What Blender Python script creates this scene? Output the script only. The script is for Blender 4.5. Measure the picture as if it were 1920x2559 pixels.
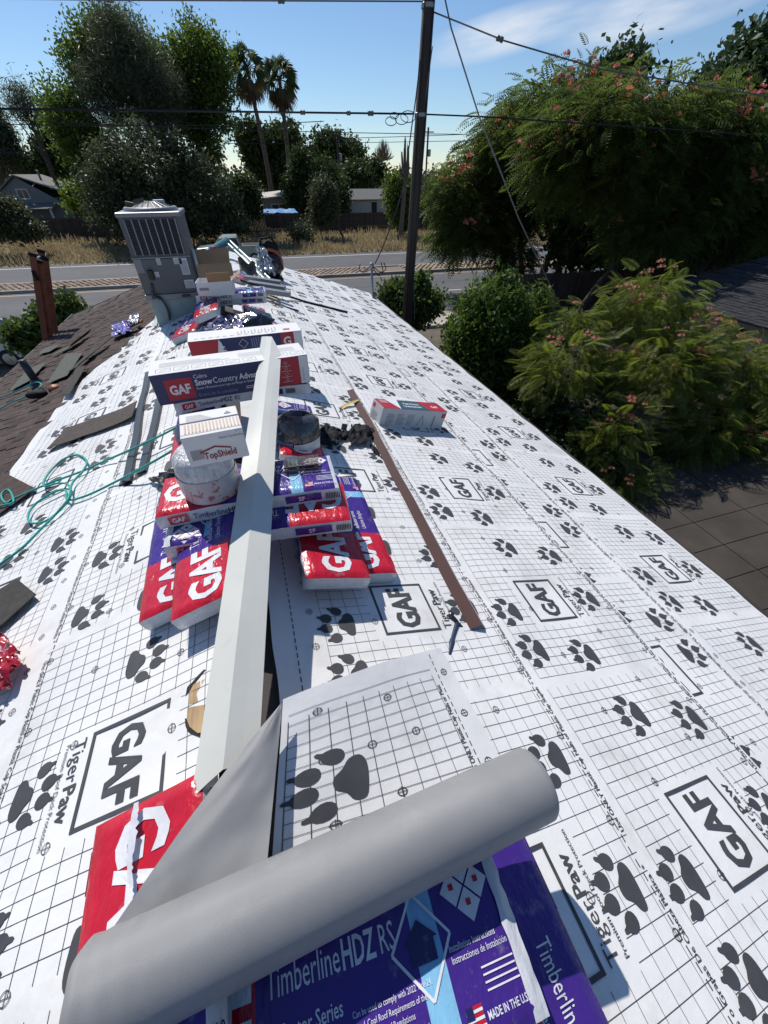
import bpy, math, random
import numpy as np
from mathutils import Vector, Matrix, noise as mnoise
from mathutils.geometry import tessellate_polygon

# ------------------------------------------------------------------ camera, sky, sun, exposure
for o in list(bpy.data.objects): bpy.data.objects.remove(o)
SC = bpy.context.scene
COL = SC.collection
K = 1.12          # metres per modelling unit
ZC = 4.95         # camera height above the ground (modelling units)
PITCH, YAW = math.radians(41.308), math.radians(17.444)
cd = bpy.data.cameras.new('camera'); cam = bpy.data.objects.new('camera', cd); COL.objects.link(cam)
cd.sensor_fit = 'VERTICAL'; cd.sensor_height = 36.0; cd.lens = 36.0*961/2559
cd.clip_start = 0.02; cd.clip_end = 5000
cam.location = (0, 0, ZC*K); cam.rotation_euler = (math.pi/2-PITCH, 0, -YAW)
SC.camera = cam
SUN_AZ, SUN_EL = math.radians(-17), math.radians(50)
SUNV = Vector((math.sin(SUN_AZ)*math.cos(SUN_EL), math.cos(SUN_AZ)*math.cos(SUN_EL), math.sin(SUN_EL)))
world = bpy.data.worlds.new('World'); SC.world = world; world.use_nodes = True
wn, wl = world.node_tree.nodes, world.node_tree.links
wn.clear()
w_out = wn.new('ShaderNodeOutputWorld'); w_bg = wn.new('ShaderNodeBackground')
sky = wn.new('ShaderNodeTexSky'); sky.sky_type = 'NISHITA'; sky.sun_disc = False
sky.sun_elevation = SUN_EL; sky.sun_rotation = SUN_AZ % (2*math.pi)
sky.altitude = 100; sky.air_density = 1.0; sky.dust_density = 0.0; sky.ozone_density = 6.0
w_bg.inputs['Strength'].default_value = 0.105
# thin cirrus: noise stretched along the horizon, in direction space
tc = wn.new('ShaderNodeTexCoord'); sep = wn.new('ShaderNodeSeparateXYZ'); wl.new(tc.outputs['Generated'], sep.inputs[0])
def wmath(op, a, b=None, c=None):
    n = wn.new('ShaderNodeMath'); n.operation = op
    for i, x in enumerate((a, b, c)):
        if x is None: continue
        if isinstance(x, (int, float)): n.inputs[i].default_value = x
        else: wl.new(x, n.inputs[i])
    return n.outputs[0]
az = wmath('ARCTAN2', sep.outputs['X'], sep.outputs['Y']); el = wmath('ARCSINE', sep.outputs['Z'])
cmb = wn.new('ShaderNodeCombineXYZ')
wl.new(wmath('MULTIPLY', az, 7.0), cmb.inputs[0])
wl.new(wmath('MULTIPLY', wmath('SUBTRACT', el, wmath('MULTIPLY', az, 0.12)), 34.0), cmb.inputs[1])
cn = wn.new('ShaderNodeTexNoise'); cn.inputs['Scale'].default_value = 1.0; cn.inputs['Detail'].default_value = 6; cn.inputs['Roughness'].default_value = 0.55
wl.new(cmb.outputs[0], cn.inputs['Vector'])
def ell(a0, e0, ra, re):   # one soft wisp centred on a direction
    da = wmath('DIVIDE', wmath('SUBTRACT', az, math.radians(a0)), math.radians(ra))
    de = wmath('DIVIDE', wmath('SUBTRACT', wmath('SUBTRACT', el, math.radians(e0)), wmath('MULTIPLY', wmath('SUBTRACT', az, math.radians(a0)), 0.16)), math.radians(re))
    return wmath('MAXIMUM', wmath('SUBTRACT', 1.0, wmath('ADD', wmath('MULTIPLY', da, da), wmath('MULTIPLY', de, de))), 0.0)
wisps = wmath('ADD', wmath('ADD', ell(28.5, 9.7, 8.5, 1.6), ell(42, 10.6, 10, 2.2)), ell(75, 14, 20, 4))
cl = wmath('MULTIPLY', wisps, wmath('MULTIPLY_ADD', cn.outputs['Fac'], 2.4, -0.55))
clc = wn.new('ShaderNodeClamp'); wl.new(cl, clc.inputs[0])
mx = wn.new('ShaderNodeMix'); mx.data_type = 'RGBA'
wl.new(wmath('MULTIPLY', clc.outputs[0], 0.8), mx.inputs[0]); wl.new(sky.outputs[0], mx.inputs[6]); mx.inputs[7].default_value = (8.0, 8.3, 8.8, 1)
wl.new(mx.outputs[2], w_bg.inputs['Color']); wl.new(w_bg.outputs[0], w_out.inputs['Surface'])
sd = bpy.data.lights.new('sun', 'SUN'); sd.energy = 4.5; sd.angle = math.radians(0.53); sd.color = (1.0, 0.96, 0.9)
sun = bpy.data.objects.new('sun', sd); COL.objects.link(sun)
sun.rotation_euler = (-SUNV).to_track_quat('-Z', 'Y').to_euler(); sun.location = (0, 0, 40)
SC.view_settings.view_transform = 'Standard'; SC.view_settings.look = 'None'
SC.view_settings.exposure = 0.0; SC.view_settings.gamma = 1.0; SC.view_settings.use_curve_mapping = False
SC.render.engine = 'CYCLES'
random.seed(7); RNG = np.random.default_rng(7)

# ------------------------------------------------------------------ pixel -> direction helpers (photo pixels, 1660 wide)
S6 = 1920/1660
F_, CX_, CY_ = 961., 960., 1279.5
FWH = np.array([math.sin(YAW), math.cos(YAW), 0]); RT = np.array([math.cos(YAW), -math.sin(YAW), 0])
FW = FWH*math.cos(PITCH)+np.array([0, 0, -math.sin(PITCH)]); UP = FWH*math.sin(PITCH)+np.array([0, 0, math.cos(PITCH)])
H, A, T = 1.4, -0.413, 0.31          # ridge below the camera, ridge x, roof slope
SL = math.hypot(1, T)
def ray(x, y): return FW*F_+RT*(x*S6-CX_)+UP*(CY_-y*S6)
def R6(x, y, off=0):
    r = ray(x, y); return r*((-(H-off)+A*T)/(r[2]+T*r[0]))
def L6(x, y, off=0):
    r = ray(x, y); return r*((-(H-off)-A*T)/(r[2]-T*r[0]))
def Z6(x, y, z): r = ray(x, y); return r*(z/r[2])
def Y6(x, y, Y): r = ray(x, y); return r*(Y/r[1])
def zr(x): return -H-abs(x-A)*T     # roof height at x
G = -ZC

# ------------------------------------------------------------------ materials
MATS = {}
def nodes_of(name):
    m = bpy.data.materials.new(name); m.use_nodes = True
    n, l = m.node_tree.nodes, m.node_tree.links
    return m, n, l, n['Principled BSDF'], n['Material Output']
def mat(name, col, rough=0.6, metal=0.0, var=0.0, vscale=4.0, bump=0.0, bscale=30.0, spec=0.5, stretch=None, isl=0.0, coat=0.0, detail=5, dirt=None):
    if name in MATS: return MATS[name]
    m, n, l, b, out = nodes_of(name)
    b.inputs['Roughness'].default_value = rough; b.inputs['Metallic'].default_value = metal
    b.inputs['Specular IOR Level'].default_value = spec; b.inputs['Coat Weight'].default_value = coat
    geo = n.new('ShaderNodeNewGeometry')
    vec = geo.outputs['Position']
    if stretch:
        mp = n.new('ShaderNodeVectorMath'); mp.operation = 'MULTIPLY'; mp.inputs[1].default_value = stretch
        l.new(vec, mp.inputs[0]); vec = mp.outputs[0]
    c = (*col, 1)
    src = None
    if var or isl:
        hsv = n.new('ShaderNodeHueSaturation'); hsv.inputs['Color'].default_value = c
        val = None
        if var:
            t = n.new('ShaderNodeTexNoise'); t.inputs['Scale'].default_value = vscale; t.inputs['Detail'].default_value = detail; t.inputs['Roughness'].default_value = 0.6
            l.new(vec, t.inputs['Vector'])
            mr = n.new('ShaderNodeMapRange'); mr.inputs[1].default_value = 0.3; mr.inputs[2].default_value = 0.7; mr.inputs[3].default_value = 1-var; mr.inputs[4].default_value = 1+var
            l.new(t.outputs['Fac'], mr.inputs[0]); val = mr.outputs[0]
        if isl:
            mr2 = n.new('ShaderNodeMapRange'); mr2.inputs[3].default_value = 1-isl; mr2.inputs[4].default_value = 1+isl
            l.new(geo.outputs['Random Per Island'], mr2.inputs[0])
            if val is not None:
                mm = n.new('ShaderNodeMath'); mm.operation = 'MULTIPLY'; l.new(val, mm.inputs[0]); l.new(mr2.outputs[0], mm.inputs[1]); val = mm.outputs[0]
            else: val = mr2.outputs[0]
        l.new(val, hsv.inputs['Value']); src = hsv.outputs[0]
    if dirt:
        dcol, dscale, dlo, dhi, damt = dirt
        t = n.new('ShaderNodeTexNoise'); t.inputs['Scale'].default_value = dscale; t.inputs['Detail'].default_value = 8; t.inputs['Roughness'].default_value = 0.65
        l.new(geo.outputs['Position'], t.inputs['Vector'])
        mr = n.new('ShaderNodeMapRange'); mr.inputs[1].default_value = dlo; mr.inputs[2].default_value = dhi; mr.inputs[4].default_value = damt
        l.new(t.outputs['Fac'], mr.inputs[0])
        mxx = n.new('ShaderNodeMix'); mxx.data_type = 'RGBA'; l.new(mr.outputs[0], mxx.inputs[0]); mxx.inputs[7].default_value = (*dcol, 1)
        if src is not None: l.new(src, mxx.inputs[6])
        else: mxx.inputs[6].default_value = c
        src = mxx.outputs[2]
    if src is not None: l.new(src, b.inputs['Base Color'])
    else: b.inputs['Base Color'].default_value = c
    if bump:
        t = n.new('ShaderNodeTexNoise'); t.inputs['Scale'].default_value = bscale; t.inputs['Detail'].default_value = 4
        l.new(vec, t.inputs['Vector'])
        bp = n.new('ShaderNodeBump'); bp.inputs['Strength'].default_value = bump; bp.inputs['Distance'].default_value = 0.01
        l.new(t.outputs['Fac'], bp.inputs['Height']); l.new(bp.outputs[0], b.inputs['Normal'])
    MATS[name] = m
    return m
def leafmat(name, col, col2, trans=0.35, rough=0.5):
    if name in MATS: return MATS[name]
    m, n, l, b, out = nodes_of(name)
    geo = n.new('ShaderNodeNewGeometry')
    t = n.new('ShaderNodeTexNoise'); t.inputs['Scale'].default_value = 0.9; t.inputs['Detail'].default_value = 3
    l.new(geo.outputs['Position'], t.inputs['Vector'])
    ad = n.new('ShaderNodeMath'); ad.operation = 'MULTIPLY_ADD'; ad.inputs[1].default_value = 0.6; ad.inputs[2].default_value = -0.3
    l.new(geo.outputs['Random Per Island'], ad.inputs[0])
    sm = n.new('ShaderNodeMath'); sm.operation = 'ADD'; sm.use_clamp = True
    l.new(t.outputs['Fac'], sm.inputs[0]); l.new(ad.outputs[0], sm.inputs[1])
    mxn = n.new('ShaderNodeMix'); mxn.data_type = 'RGBA'; mxn.inputs[6].default_value = (*col, 1); mxn.inputs[7].default_value = (*col2, 1)
    l.new(sm.outputs[0], mxn.inputs[0]); l.new(mxn.outputs[2], b.inputs['Base Color'])
    b.inputs['Roughness'].default_value = max(rough, .5); b.inputs['Specular IOR Level'].default_value = 0.22
    tr = n.new('ShaderNodeBsdfTranslucent'); hs = n.new('ShaderNodeHueSaturation'); hs.inputs['Value'].default_value = 1.5; hs.inputs['Saturation'].default_value = 1.1
    l.new(mxn.outputs[2], hs.inputs['Color']); l.new(hs.outputs[0], tr.inputs['Color'])
    ms = n.new('ShaderNodeMixShader'); ms.inputs[0].default_value = trans
    l.new(b.outputs[0], ms.inputs[1]); l.new(tr.outputs[0], ms.inputs[2]); l.new(ms.outputs[0], out.inputs['Surface'])
    MATS[name] = m
    return m
def filmmat(name, col, rough=0.24, bump=0.65):   # crinkled shrink film over print
    return mat(name, col, rough, 0, var=0.12, vscale=9, bump=bump, bscale=38, spec=0.45, stretch=(1.0, 0.45, 1.0), coat=0.15, dirt=((0.5, 0.48, 0.46), 14, 0.6, 0.8, 0.45))

# ------------------------------------------------------------------ mesh builder (modelling units, relative to the camera)
ORI = {}
class MB:
    def __init__(s): s.v = []; s.f = []; s.m = []
    def add(s, vs, fs, mi=0):
        k = len(s.v); s.v.extend([tuple(map(float, p)) for p in vs])
        for f in fs: s.f.append(tuple(i+k for i in f)); s.m.append(mi)
    def quad(s, a, b, c, d, mi=0): s.add([a, b, c, d], [(0, 1, 2, 3)], mi)
    def box(s, c, sz, mi=0, M=None):
        c = Vector(c); hx, hy, hz = sz[0]/2, sz[1]/2, sz[2]/2
        vs = []
        for x in (-hx, hx):
            for y in (-hy, hy):
                for z in (-hz, hz):
                    p = Vector((x, y, z)); vs.append(c+(M@p if M else p))
        s.add(vs, [(0, 1, 3, 2), (4, 6, 7, 5), (0, 4, 5, 1), (2, 3, 7, 6), (0, 2, 6, 4), (1, 5, 7, 3)], mi)
    def fbox(s, fr, x0, x1, y0, y1, z0, z1, mi=0):    # box inside a frame function (x,y,z)->point
        vs = [fr(x, y, z) for x in (x0, x1) for y in (y0, y1) for z in (z0, z1)]
        s.add(vs, [(0, 1, 3, 2), (4, 6, 7, 5), (0, 4, 5, 1), (2, 3, 7, 6), (0, 2, 6, 4), (1, 5, 7, 3)], mi)
    def tube(s, path, r, n=8, mi=0, cap=True):
        path = [Vector(p) for p in path]; rs = r if isinstance(r, (list, tuple)) else [r]*len(path)
        vs = []; up = None
        for i, p in enumerate(path):
            d = (path[min(i+1, len(path)-1)]-path[max(i-1, 0)])
            d = d.normalized() if d.length > 1e-9 else Vector((0, 0, 1))
            if up is None: up = Vector((0, 0, 1)) if abs(d.z) < 0.9 else Vector((1, 0, 0))
            a = d.cross(up)
            if a.length < 1e-5: a = d.cross(Vector((1, 0.3, 0)))
            a.normalize(); b = a.cross(d).normalized(); up = b
            for k in range(n):
                t = 2*math.pi*k/n; vs.append(p+(a*math.cos(t)+b*math.sin(t))*rs[i])
        fs = [(i*n+k, i*n+(k+1) % n, (i+1)*n+(k+1) % n, (i+1)*n+k) for i in range(len(path)-1) for k in range(n)]
        if cap: fs += [tuple(range(n-1, -1, -1)), tuple((len(path)-1)*n+k for k in range(n))]
        s.add(vs, fs, mi)
    def lathe(s, o, prof, n=20, mi=0, ax=(0, 0, 1), jit=0.0):
        ax = Vector(ax).normalized(); a = ax.orthogonal().normalized(); b = ax.cross(a); o = Vector(o); vs = []
        for (r, z) in prof:
            for k in range(n):
                t = 2*math.pi*k/n; rr = r*(1+random.uniform(-jit, jit)); vs.append(o+ax*z+(a*math.cos(t)+b*math.sin(t))*rr)
        fs = [(i*n+k, i*n+(k+1) % n, (i+1)*n+(k+1) % n, (i+1)*n+k) for i in range(len(prof)-1) for k in range(n)]
        s.add(vs, fs, mi)
    def grid(s, fn, nu, nv, mi=0, mfn=None):
        k = len(s.v)
        for i in range(nu+1):
            for j in range(nv+1): s.v.append(tuple(map(float, fn(i/nu, j/nv))))
        for i in range(nu):
            for j in range(nv):
                q = k+i*(nv+1)+j; s.f.append((q, q+nv+1, q+nv+2, q+1)); s.m.append(mfn((i+.5)/nu, (j+.5)/nv) if mfn else mi)
    def poly(s, pts, fn, mi=0):      # filled 2D outline mapped by fn
        tri = tessellate_polygon([[Vector((p[0], p[1], 0)) for p in pts]])
        s.add([fn(*p) for p in pts], [tuple(t) for t in tri], mi)
    def text(s, txt, size, fn, mi=0, bold=0.0, at=(0, 0), align='L', sx=1.0):
        v, f, w = text2d(txt, bold)
        dx = {'L': 0, 'C': -w/2, 'R': -w}[align]
        s.add([fn(at[0]+(p[0]+dx)*size*sx, at[1]+p[1]*size) for p in v], f, mi)
        return w*size*sx
TXT = {}
def text2d(txt, bold=0.0):
    key = (txt, bold)
    if key not in TXT:
        c = bpy.data.curves.new('t', 'FONT'); c.body = txt; c.size = 1; c.offset = bold; c.resolution_u = 2
        o = bpy.data.objects.new('t', c); COL.objects.link(o)
        dg = bpy.context.evaluated_depsgraph_get(); me = bpy.data.meshes.new_from_object(o.evaluated_get(dg))
        v = [(p.co.x, p.co.y) for p in me.vertices]; f = [tuple(p.vertices) for p in me.polygons]
        bpy.data.objects.remove(o); bpy.data.curves.remove(c); bpy.data.meshes.remove(me)
        TXT[key] = (v, f, max([p[0] for p in v]+[0.01]))
    return TXT[key]
def wpos(p): return Vector((p[0]*K, p[1]*K, (p[2]+ZC)*K))
def tag(o, label=None, cat=None, group=None, kind=None):
    if label: o['label'] = label
    if cat: o['category'] = cat
    if group: o['group'] = group
    if kind: o['kind'] = kind
    return o
def empty(name, base, label, cat, group=None):
    o = bpy.data.objects.new(name, None); COL.objects.link(o); o.location = wpos(base); o.empty_display_size = 0.2
    ORI[o.name] = Vector(base); return tag(o, label, cat, group)
def put(mb, name, mats, parent=None, base=None, label=None, cat=None, group=None, kind=None, smooth=False, bevel=0.0):
    if isinstance(mb, MB): v, f, mi = np.array(mb.v, dtype=np.float64), mb.f, mb.m
    else: v, f, mi = mb
    if parent is not None: org = ORI[parent.name]
    elif base is not None: org = Vector(base)
    else: org = Vector(((v[:, 0].min()+v[:, 0].max())/2, (v[:, 1].min()+v[:, 1].max())/2, v[:, 2].min()))
    vv = (v-np.array(org))*K
    me = bpy.data.meshes.new(name)
    if isinstance(f, np.ndarray):
        n, k = f.shape
        me.vertices.add(len(vv)); me.vertices.foreach_set('co', vv.astype(np.float32).ravel())
        me.loops.add(n*k); me.loops.foreach_set('vertex_index', f.astype(np.int32).ravel())
        me.polygons.add(n); me.polygons.foreach_set('loop_start', np.arange(0, n*k, k, dtype=np.int32))
        if mi is not None: me.polygons.foreach_set('material_index', np.asarray(mi, dtype=np.int32))
        me.update(calc_edges=True)
    else:
        me.from_pydata([tuple(p) for p in vv], [], f)
        if mi is not None and len(mi): me.polygons.foreach_set('material_index', np.array(mi, dtype=np.int32))
    for m in (mats if isinstance(mats, (list, tuple)) else [mats]): me.materials.append(m)
    if smooth: me.polygons.foreach_set('use_smooth', np.ones(len(me.polygons), dtype=bool))
    me.update()
    o = bpy.data.objects.new(name, me); COL.objects.link(o)
    ORI[o.name] = org
    if parent is not None: o.parent = parent
    else: o.location = wpos(org)
    if bevel:
        b = o.modifiers.new('bevel', 'BEVEL'); b.width = bevel*K; b.segments = 2; b.limit_method = 'ANGLE'
    return tag(o, label, cat, group, kind)
def inst(me, name, parent, loc, M, kind=None):     # copy of a shared mesh under a thing; loc in units, M 3x3 (may scale)
    o = bpy.data.objects.new(name, me); COL.objects.link(o); o.parent = parent
    mm = M.to_4x4(); mm.translation = (Vector(loc)-ORI[parent.name])*K; o.matrix_local = mm
    return o
def sharemesh(mb, name, mats, smooth=False):
    me = bpy.data.meshes.new(name); me.from_pydata([(p[0]*K, p[1]*K, p[2]*K) for p in mb.v], [], mb.f)
    me.polygons.foreach_set('material_index', np.array(mb.m, dtype=np.int32))
    for m in (mats if isinstance(mats, (list, tuple)) else [mats]): me.materials.append(m)
    if smooth: me.polygons.foreach_set('use_smooth', np.ones(len(me.polygons), dtype=bool))
    me.update(); return me
def frame(O, ex, ey=None, ez=(0, 0, 1)):
    ex = Vector(ex).normalized(); ez = Vector(ez).normalized()
    ey = ez.cross(ex).normalized() if ey is None else Vector(ey).normalized()
    ez = ex.cross(ey).normalized(); O = Vector(O)
    f = lambda x, y, z=0.0: O+ex*x+ey*y+ez*z
    f.O, f.ex, f.ey, f.ez = O, ex, ey, ez
    return f
def smooth_loop(pts, n=4):
    out = []; m = len(pts)
    for i in range(m):
        p0, p1, p2, p3 = [np.array(pts[(i+k-1) % m], float) for k in range(4)]
        for j in range(n):
            t = j/n; out.append(tuple(0.5*((2*p1)+(p2-p0)*t+(2*p0-5*p1+4*p2-p3)*t*t+(3*p1-p0-3*p2+p3)*t**3)))
    return out
def spline(pts, n=6):
    pts = [np.array(p, float) for p in pts]; P = [2*pts[0]-pts[1]]+pts+[2*pts[-1]-pts[-2]]; out = []
    for i in range(1, len(P)-2):
        p0, p1, p2, p3 = P[i-1:i+3]
        for j in range(n):
            t = j/n; out.append(0.5*((2*p1)+(p2-p0)*t+(2*p0-5*p1+4*p2-p3)*t*t+(3*p1-p0-3*p2+p3)*t**3))
    out.append(pts[-1]); return out
def NZ(x, y, z=0.0): return mnoise.noise(Vector((x, y, z)))
for t_, b_ in [('GAF', .035), ('GAF', .02), ('TigerPaw', 0), ('Tiger', 0), ('Paw', .02), ('Premium Roof Deck Protection', 0)]: text2d(t_, b_)
USE_TXT = 'Use ONLY Plastic Cap Nails or Plastic Cap Staples  *  Use SOLO Puntillas Plásticas o Grapas De Cabeza Plástica  *'
text2d(USE_TXT, .012)

# ------------------------------------------------------------------ ground, road, kerbs
M_dirt = mat('yard_dirt', (0.11, 0.09, 0.065), 0.95, var=0.35, vscale=0.7, bump=0.6, bscale=12, dirt=((0.17, 0.145, 0.095), 2.2, 0.45, 0.65, 0.7))
M_asph = mat('asphalt', (0.105, 0.105, 0.11), 0.85, var=0.16, vscale=0.35, bump=0.25, bscale=60, spec=0.3, stretch=(0.35, 1, 1), dirt=((0.16, 0.155, 0.15), 0.8, 0.5, 0.7, 0.5))
M_conc = mat('concrete', (0.42, 0.38, 0.32), 0.9, var=0.15, vscale=1.5, bump=0.2, bscale=40)
M_paint = mat('road_paint_white', (0.6, 0.6, 0.58), 0.7, var=0.2, vscale=5)
M_yel = mat('road_paint_yellow', (0.5, 0.3, 0.12), 0.7, var=0.25, vscale=5)
M_kerb = mat('kerb_concrete', (0.3, 0.28, 0.25), 0.9, var=0.2, vscale=2)
M_drygrass = mat('dry_grass_ground', (0.21, 0.165, 0.095), 0.95, var=0.45, vscale=0.6, bump=0.8, bscale=6, dirt=((0.09, 0.085, 0.03), 0.35, 0.48, 0.62, 0.7))
def flat(name, x0, x1, y0, y1, z, m, nx=1, **kw):
    b = MB(); b.grid(lambda i, j: (x0+(x1-x0)*i, y0+(y1-y0)*j-0.045*(x0+(x1-x0)*i)*kw.get('sk', 1), z), nx, 1)
    return put(b, name, m, base=((x0+x1)/2, (y0+y1)/2, z), kind='structure')
b = MB(); b.grid(lambda i, j: (-600+1200*i, -200+1800*j, G), 8, 8); put(b, 'ground', M_dirt, base=(0, 0, G), kind='structure')
XL, XR = -60, 70
flat('road_verge', XL*4, XR*4, 37.6, 140, G+0.004, M_drygrass)
flat('road_far_lane', XL, XR, 30.6, 38.0, G+0.008, M_asph)
flat('road_near_lanes', XL, XR, 18.4, 28.2, G+0.008, M_asph)
flat('edge_line', XL, XR, 36.55, 36.72, G+0.013, M_paint)
flat('yellow_line', XL, XR, 27.55, 27.68, G+0.013, M_yel)
flat('yellow_line', XL, XR, 31.0, 31.12, G+0.013, M_yel)
for k in range(-3, 8):
    flat('lane_dash', 10.8+k*9.5, 13.2+k*9.5, 22.85, 22.97, G+0.013, M_paint)
# raised median with its kerbs and set stones
b = MB(); sk = lambda x, y: y-0.045*x
for (y0, y1) in ((28.2, 28.42), (30.38, 30.6)):
    b.add([(x, sk(x, y), z) for x in (XL, XR) for y in (y0, y1) for z in (G, G+0.15)], [(0, 1, 3, 2), (4, 6, 7, 5), (0, 4, 5, 1), (2, 3, 7, 6), (1, 5, 7, 3)])
med = put(b, 'median', M_kerb, base=(0, 29.3, G), kind='structure')
b = MB(); b.grid(lambda i, j: (XL+(XR-XL)*i, sk(XL+(XR-XL)*i, 28.42+1.96*j), G+0.09), 1, 1)
put(b, 'mortar_bed', mat('median_mortar', (0.2, 0.16, 0.12), 0.95), parent=med)
b = MB()
M_cob = mat('median_stone', (0.4, 0.29, 0.2), 0.9, var=0.2, vscale=3, isl=0.3)
for i in range(150):
    for j in range(7):
        x = -20+i*0.34+(j % 2)*0.17+random.uniform(-.03, .03); y = 28.55+j*0.28+random.uniform(-.03, .03)
        if 8.4 < x < 10.5: continue
        y = sk(x, y); z = G+0.09; a, c = random.uniform(.12, .16), random.uniform(.09, .125)
        b.add([(x-a, y-c, z), (x+a, y-c, z), (x+a, y+c, z), (x-a, y+c, z), (x-a*.6, y-c*.6, z+.06), (x+a*.6, y-c*.6, z+.06), (x+a*.6, y+c*.6, z+.06), (x-a*.6, y+c*.6, z+.06)],
              [(0, 1, 5, 4), (1, 2, 6, 5), (2, 3, 7, 6), (3, 0, 4, 7), (4, 5, 6, 7)])
put(b, 'set_stones', M_cob, parent=med, kind='stuff')
# near kerb and sidewalk slabs
b = MB(); b.add([(x, sk(x, y), z) for x in (XL, XR) for y in (18.2, 18.4) for z in (G, G+0.12)], [(0, 1, 3, 2), (4, 6, 7, 5), (0, 4, 5, 1), (2, 3, 7, 6), (1, 5, 7, 3)])
put(b, 'kerb', M_kerb, kind='structure')
sw = flat('pavement', XL, XR, 16.4, 18.2, G+0.06, M_kerb)
for k in range(-9, 22):
    b = MB(); x0 = k*1.5+.02; x1 = x0+1.46
    b.add([(x, sk(x, y), z) for x in (x0, x1) for y in (16.42, 18.17) for z in (G, G+.115)], [(0, 1, 3, 2), (4, 6, 7, 5), (0, 4, 5, 1), (2, 3, 7, 6), (1, 5, 7, 3)])
    put(b, 'slab', M_conc, parent=sw)
# side yard concrete to the right of the house
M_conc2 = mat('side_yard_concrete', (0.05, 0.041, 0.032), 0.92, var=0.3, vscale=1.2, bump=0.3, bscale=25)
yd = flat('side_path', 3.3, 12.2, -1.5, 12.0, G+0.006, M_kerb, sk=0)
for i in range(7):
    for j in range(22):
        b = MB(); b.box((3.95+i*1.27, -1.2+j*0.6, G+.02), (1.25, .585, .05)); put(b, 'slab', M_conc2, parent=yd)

# ------------------------------------------------------------------ the house under our feet
Y0, Y1, VE = -2.6, 11.85, 3.86
house = empty('house', (A, 4.6, G), 'low house with the white printed underlayment over its gable roof', 'house')
M_wall = mat('house_stucco', (0.5, 0.45, 0.38), 0.9, var=0.08, vscale=2, bump=0.3, bscale=60)
M_deck = mat('roof_deck', (0.07, 0.06, 0.055), 0.9, var=0.2, vscale=3)
M_fascia = mat('fascia_dark', (0.035, 0.03, 0.028), 0.6, var=0.2)
hw = VE/SL
b = MB(); xi = hw-0.4
for y in (Y0+.35, Y1-.35):
    b.add([(A-xi, y, G), (A+xi, y, G), (A+xi, y, zr(A+xi)-.08), (A, y, -H-.08), (A-xi, y, zr(A-xi)-.08)], [(0, 1, 2, 3, 4)])
for s in (-1, 1): b.quad((A+s*xi, Y0+.35, G), (A+s*xi, Y1-.35, G), (A+s*xi, Y1-.35, zr(A+xi)-.08), (A+s*xi, Y0+.35, zr(A+xi)-.08))
put(b, 'wall', M_wall, house)
b = MB()
ze = -H-hw*T
prof = [(A-hw, ze), (A, -H), (A+hw, ze), (A+hw, ze-.06), (A, -H-.07), (A-hw, ze-.06)]
b.add([(x, y, z) for y in (Y0, Y1) for x, z in prof], [(0, 6, 7, 1), (1, 7, 8, 2), (2, 8, 9, 3), (3, 9, 10, 4), (4, 10, 11, 5), (5, 11, 6, 0), (0, 1, 4, 5), (1, 2, 3, 4), (6, 11, 10, 7), (7, 10, 9, 8)])
put(b, 'roof_deck', M_deck, house)
for s in (-1, 1):
    b = MB(); b.box((A+s*(hw+.012), (Y0+Y1)/2, ze-.06), (.02, Y1-Y0+.04, .15)); put(b, 'fascia', M_fascia, house)
    b = MB(); b.tube([(A+s*(hw+.02), Y0-.02, ze+.012), (A+s*(hw+.02), Y1+.02, ze+.012)], .014, 6); put(b, 'drip_edge', M_fascia, house)
    b = MB(); fr = frame((A, Y1+.012, -H), (s/SL, 0, -T/SL), (0, -s, 0) if s < 0 else (0, 1, 0)); b.add([Vector((A, y, -H+.012)) if k == 0 else Vector((A+s*hw, y, ze+.012)) if k == 1 else Vector((A+s*hw, y, ze-.16)) if k == 2 else Vector((A, y, -H-.16)) for y in (Y1+.003, Y1+.025) for k in range(4)], [(0, 1, 2, 3), (7, 6, 5, 4), (0, 4, 5, 1), (2, 6, 7, 3)]); put(b, 'rake_board', M_fascia, house)

def wav(u, v, s):
    return 0.0035*(math.sin(u*5.1+v*3.3+s)+.7*math.sin(v*9.5-u*2.3+2*s)+.6*math.sin(u*11.7+1.3*s+v*1.7))+0.003*NZ(u*3.1, v*4.3, s*7)+.007*max(0, math.sin(u*2.1+v*1.1+1.5*NZ(u*.8, v*.8, s)))**14+.004*max(0, math.sin(v*5.3-u*.6+2*NZ(u*.6, v*.9, s+3)))**6
def surf(side, off):
    sx = 1 if side == 'R' else -1
    def f(u, v, h=0.0):
        z = off+h+wav(u, v, sx)
        return Vector((A+sx*(v/SL+z*T/SL), u, -H-v*T/SL+z/SL))
    return f
# print of the roll: s = reading direction, w = down the slope
PAD = smooth_loop([(x*.00083, y*.00083-.045) for x, y in ((90, -35), (50, -58), (-30, -55), (-88, -40), (-88, 0), (-50, 25), (-25, 60), (20, 62), (50, 30), (85, 5))], 3)
TOES = []
for (cx, cy, rot, sx_, sy_) in ((.096, .001, -.35, .029, .037), (.05, .071, -.1, .031, .036), (-.017, .08, .12, .031, .037), (-.083, .034, .35, .03, .036)):
    pts = []
    for k in range(14):
        t = 2*math.pi*k/14; x, y = sx_*math.cos(t), sy_*math.sin(t)*(1.0+.1*math.sin(t))
        if k == 3: pts += [(.012, sy_*1.02), (.012, sy_*1.5), (.004, sy_*1.66), (-.002, sy_*1.5)]; continue
        pts.append((x, y))
    TOES.append([(cx+x*math.cos(rot)-y*math.sin(rot), cy+x*math.sin(rot)+y*math.cos(rot)) for x, y in pts])
GRID_U, GRID_V, PER = 0.0485, 0.0625, 1.12
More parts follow.
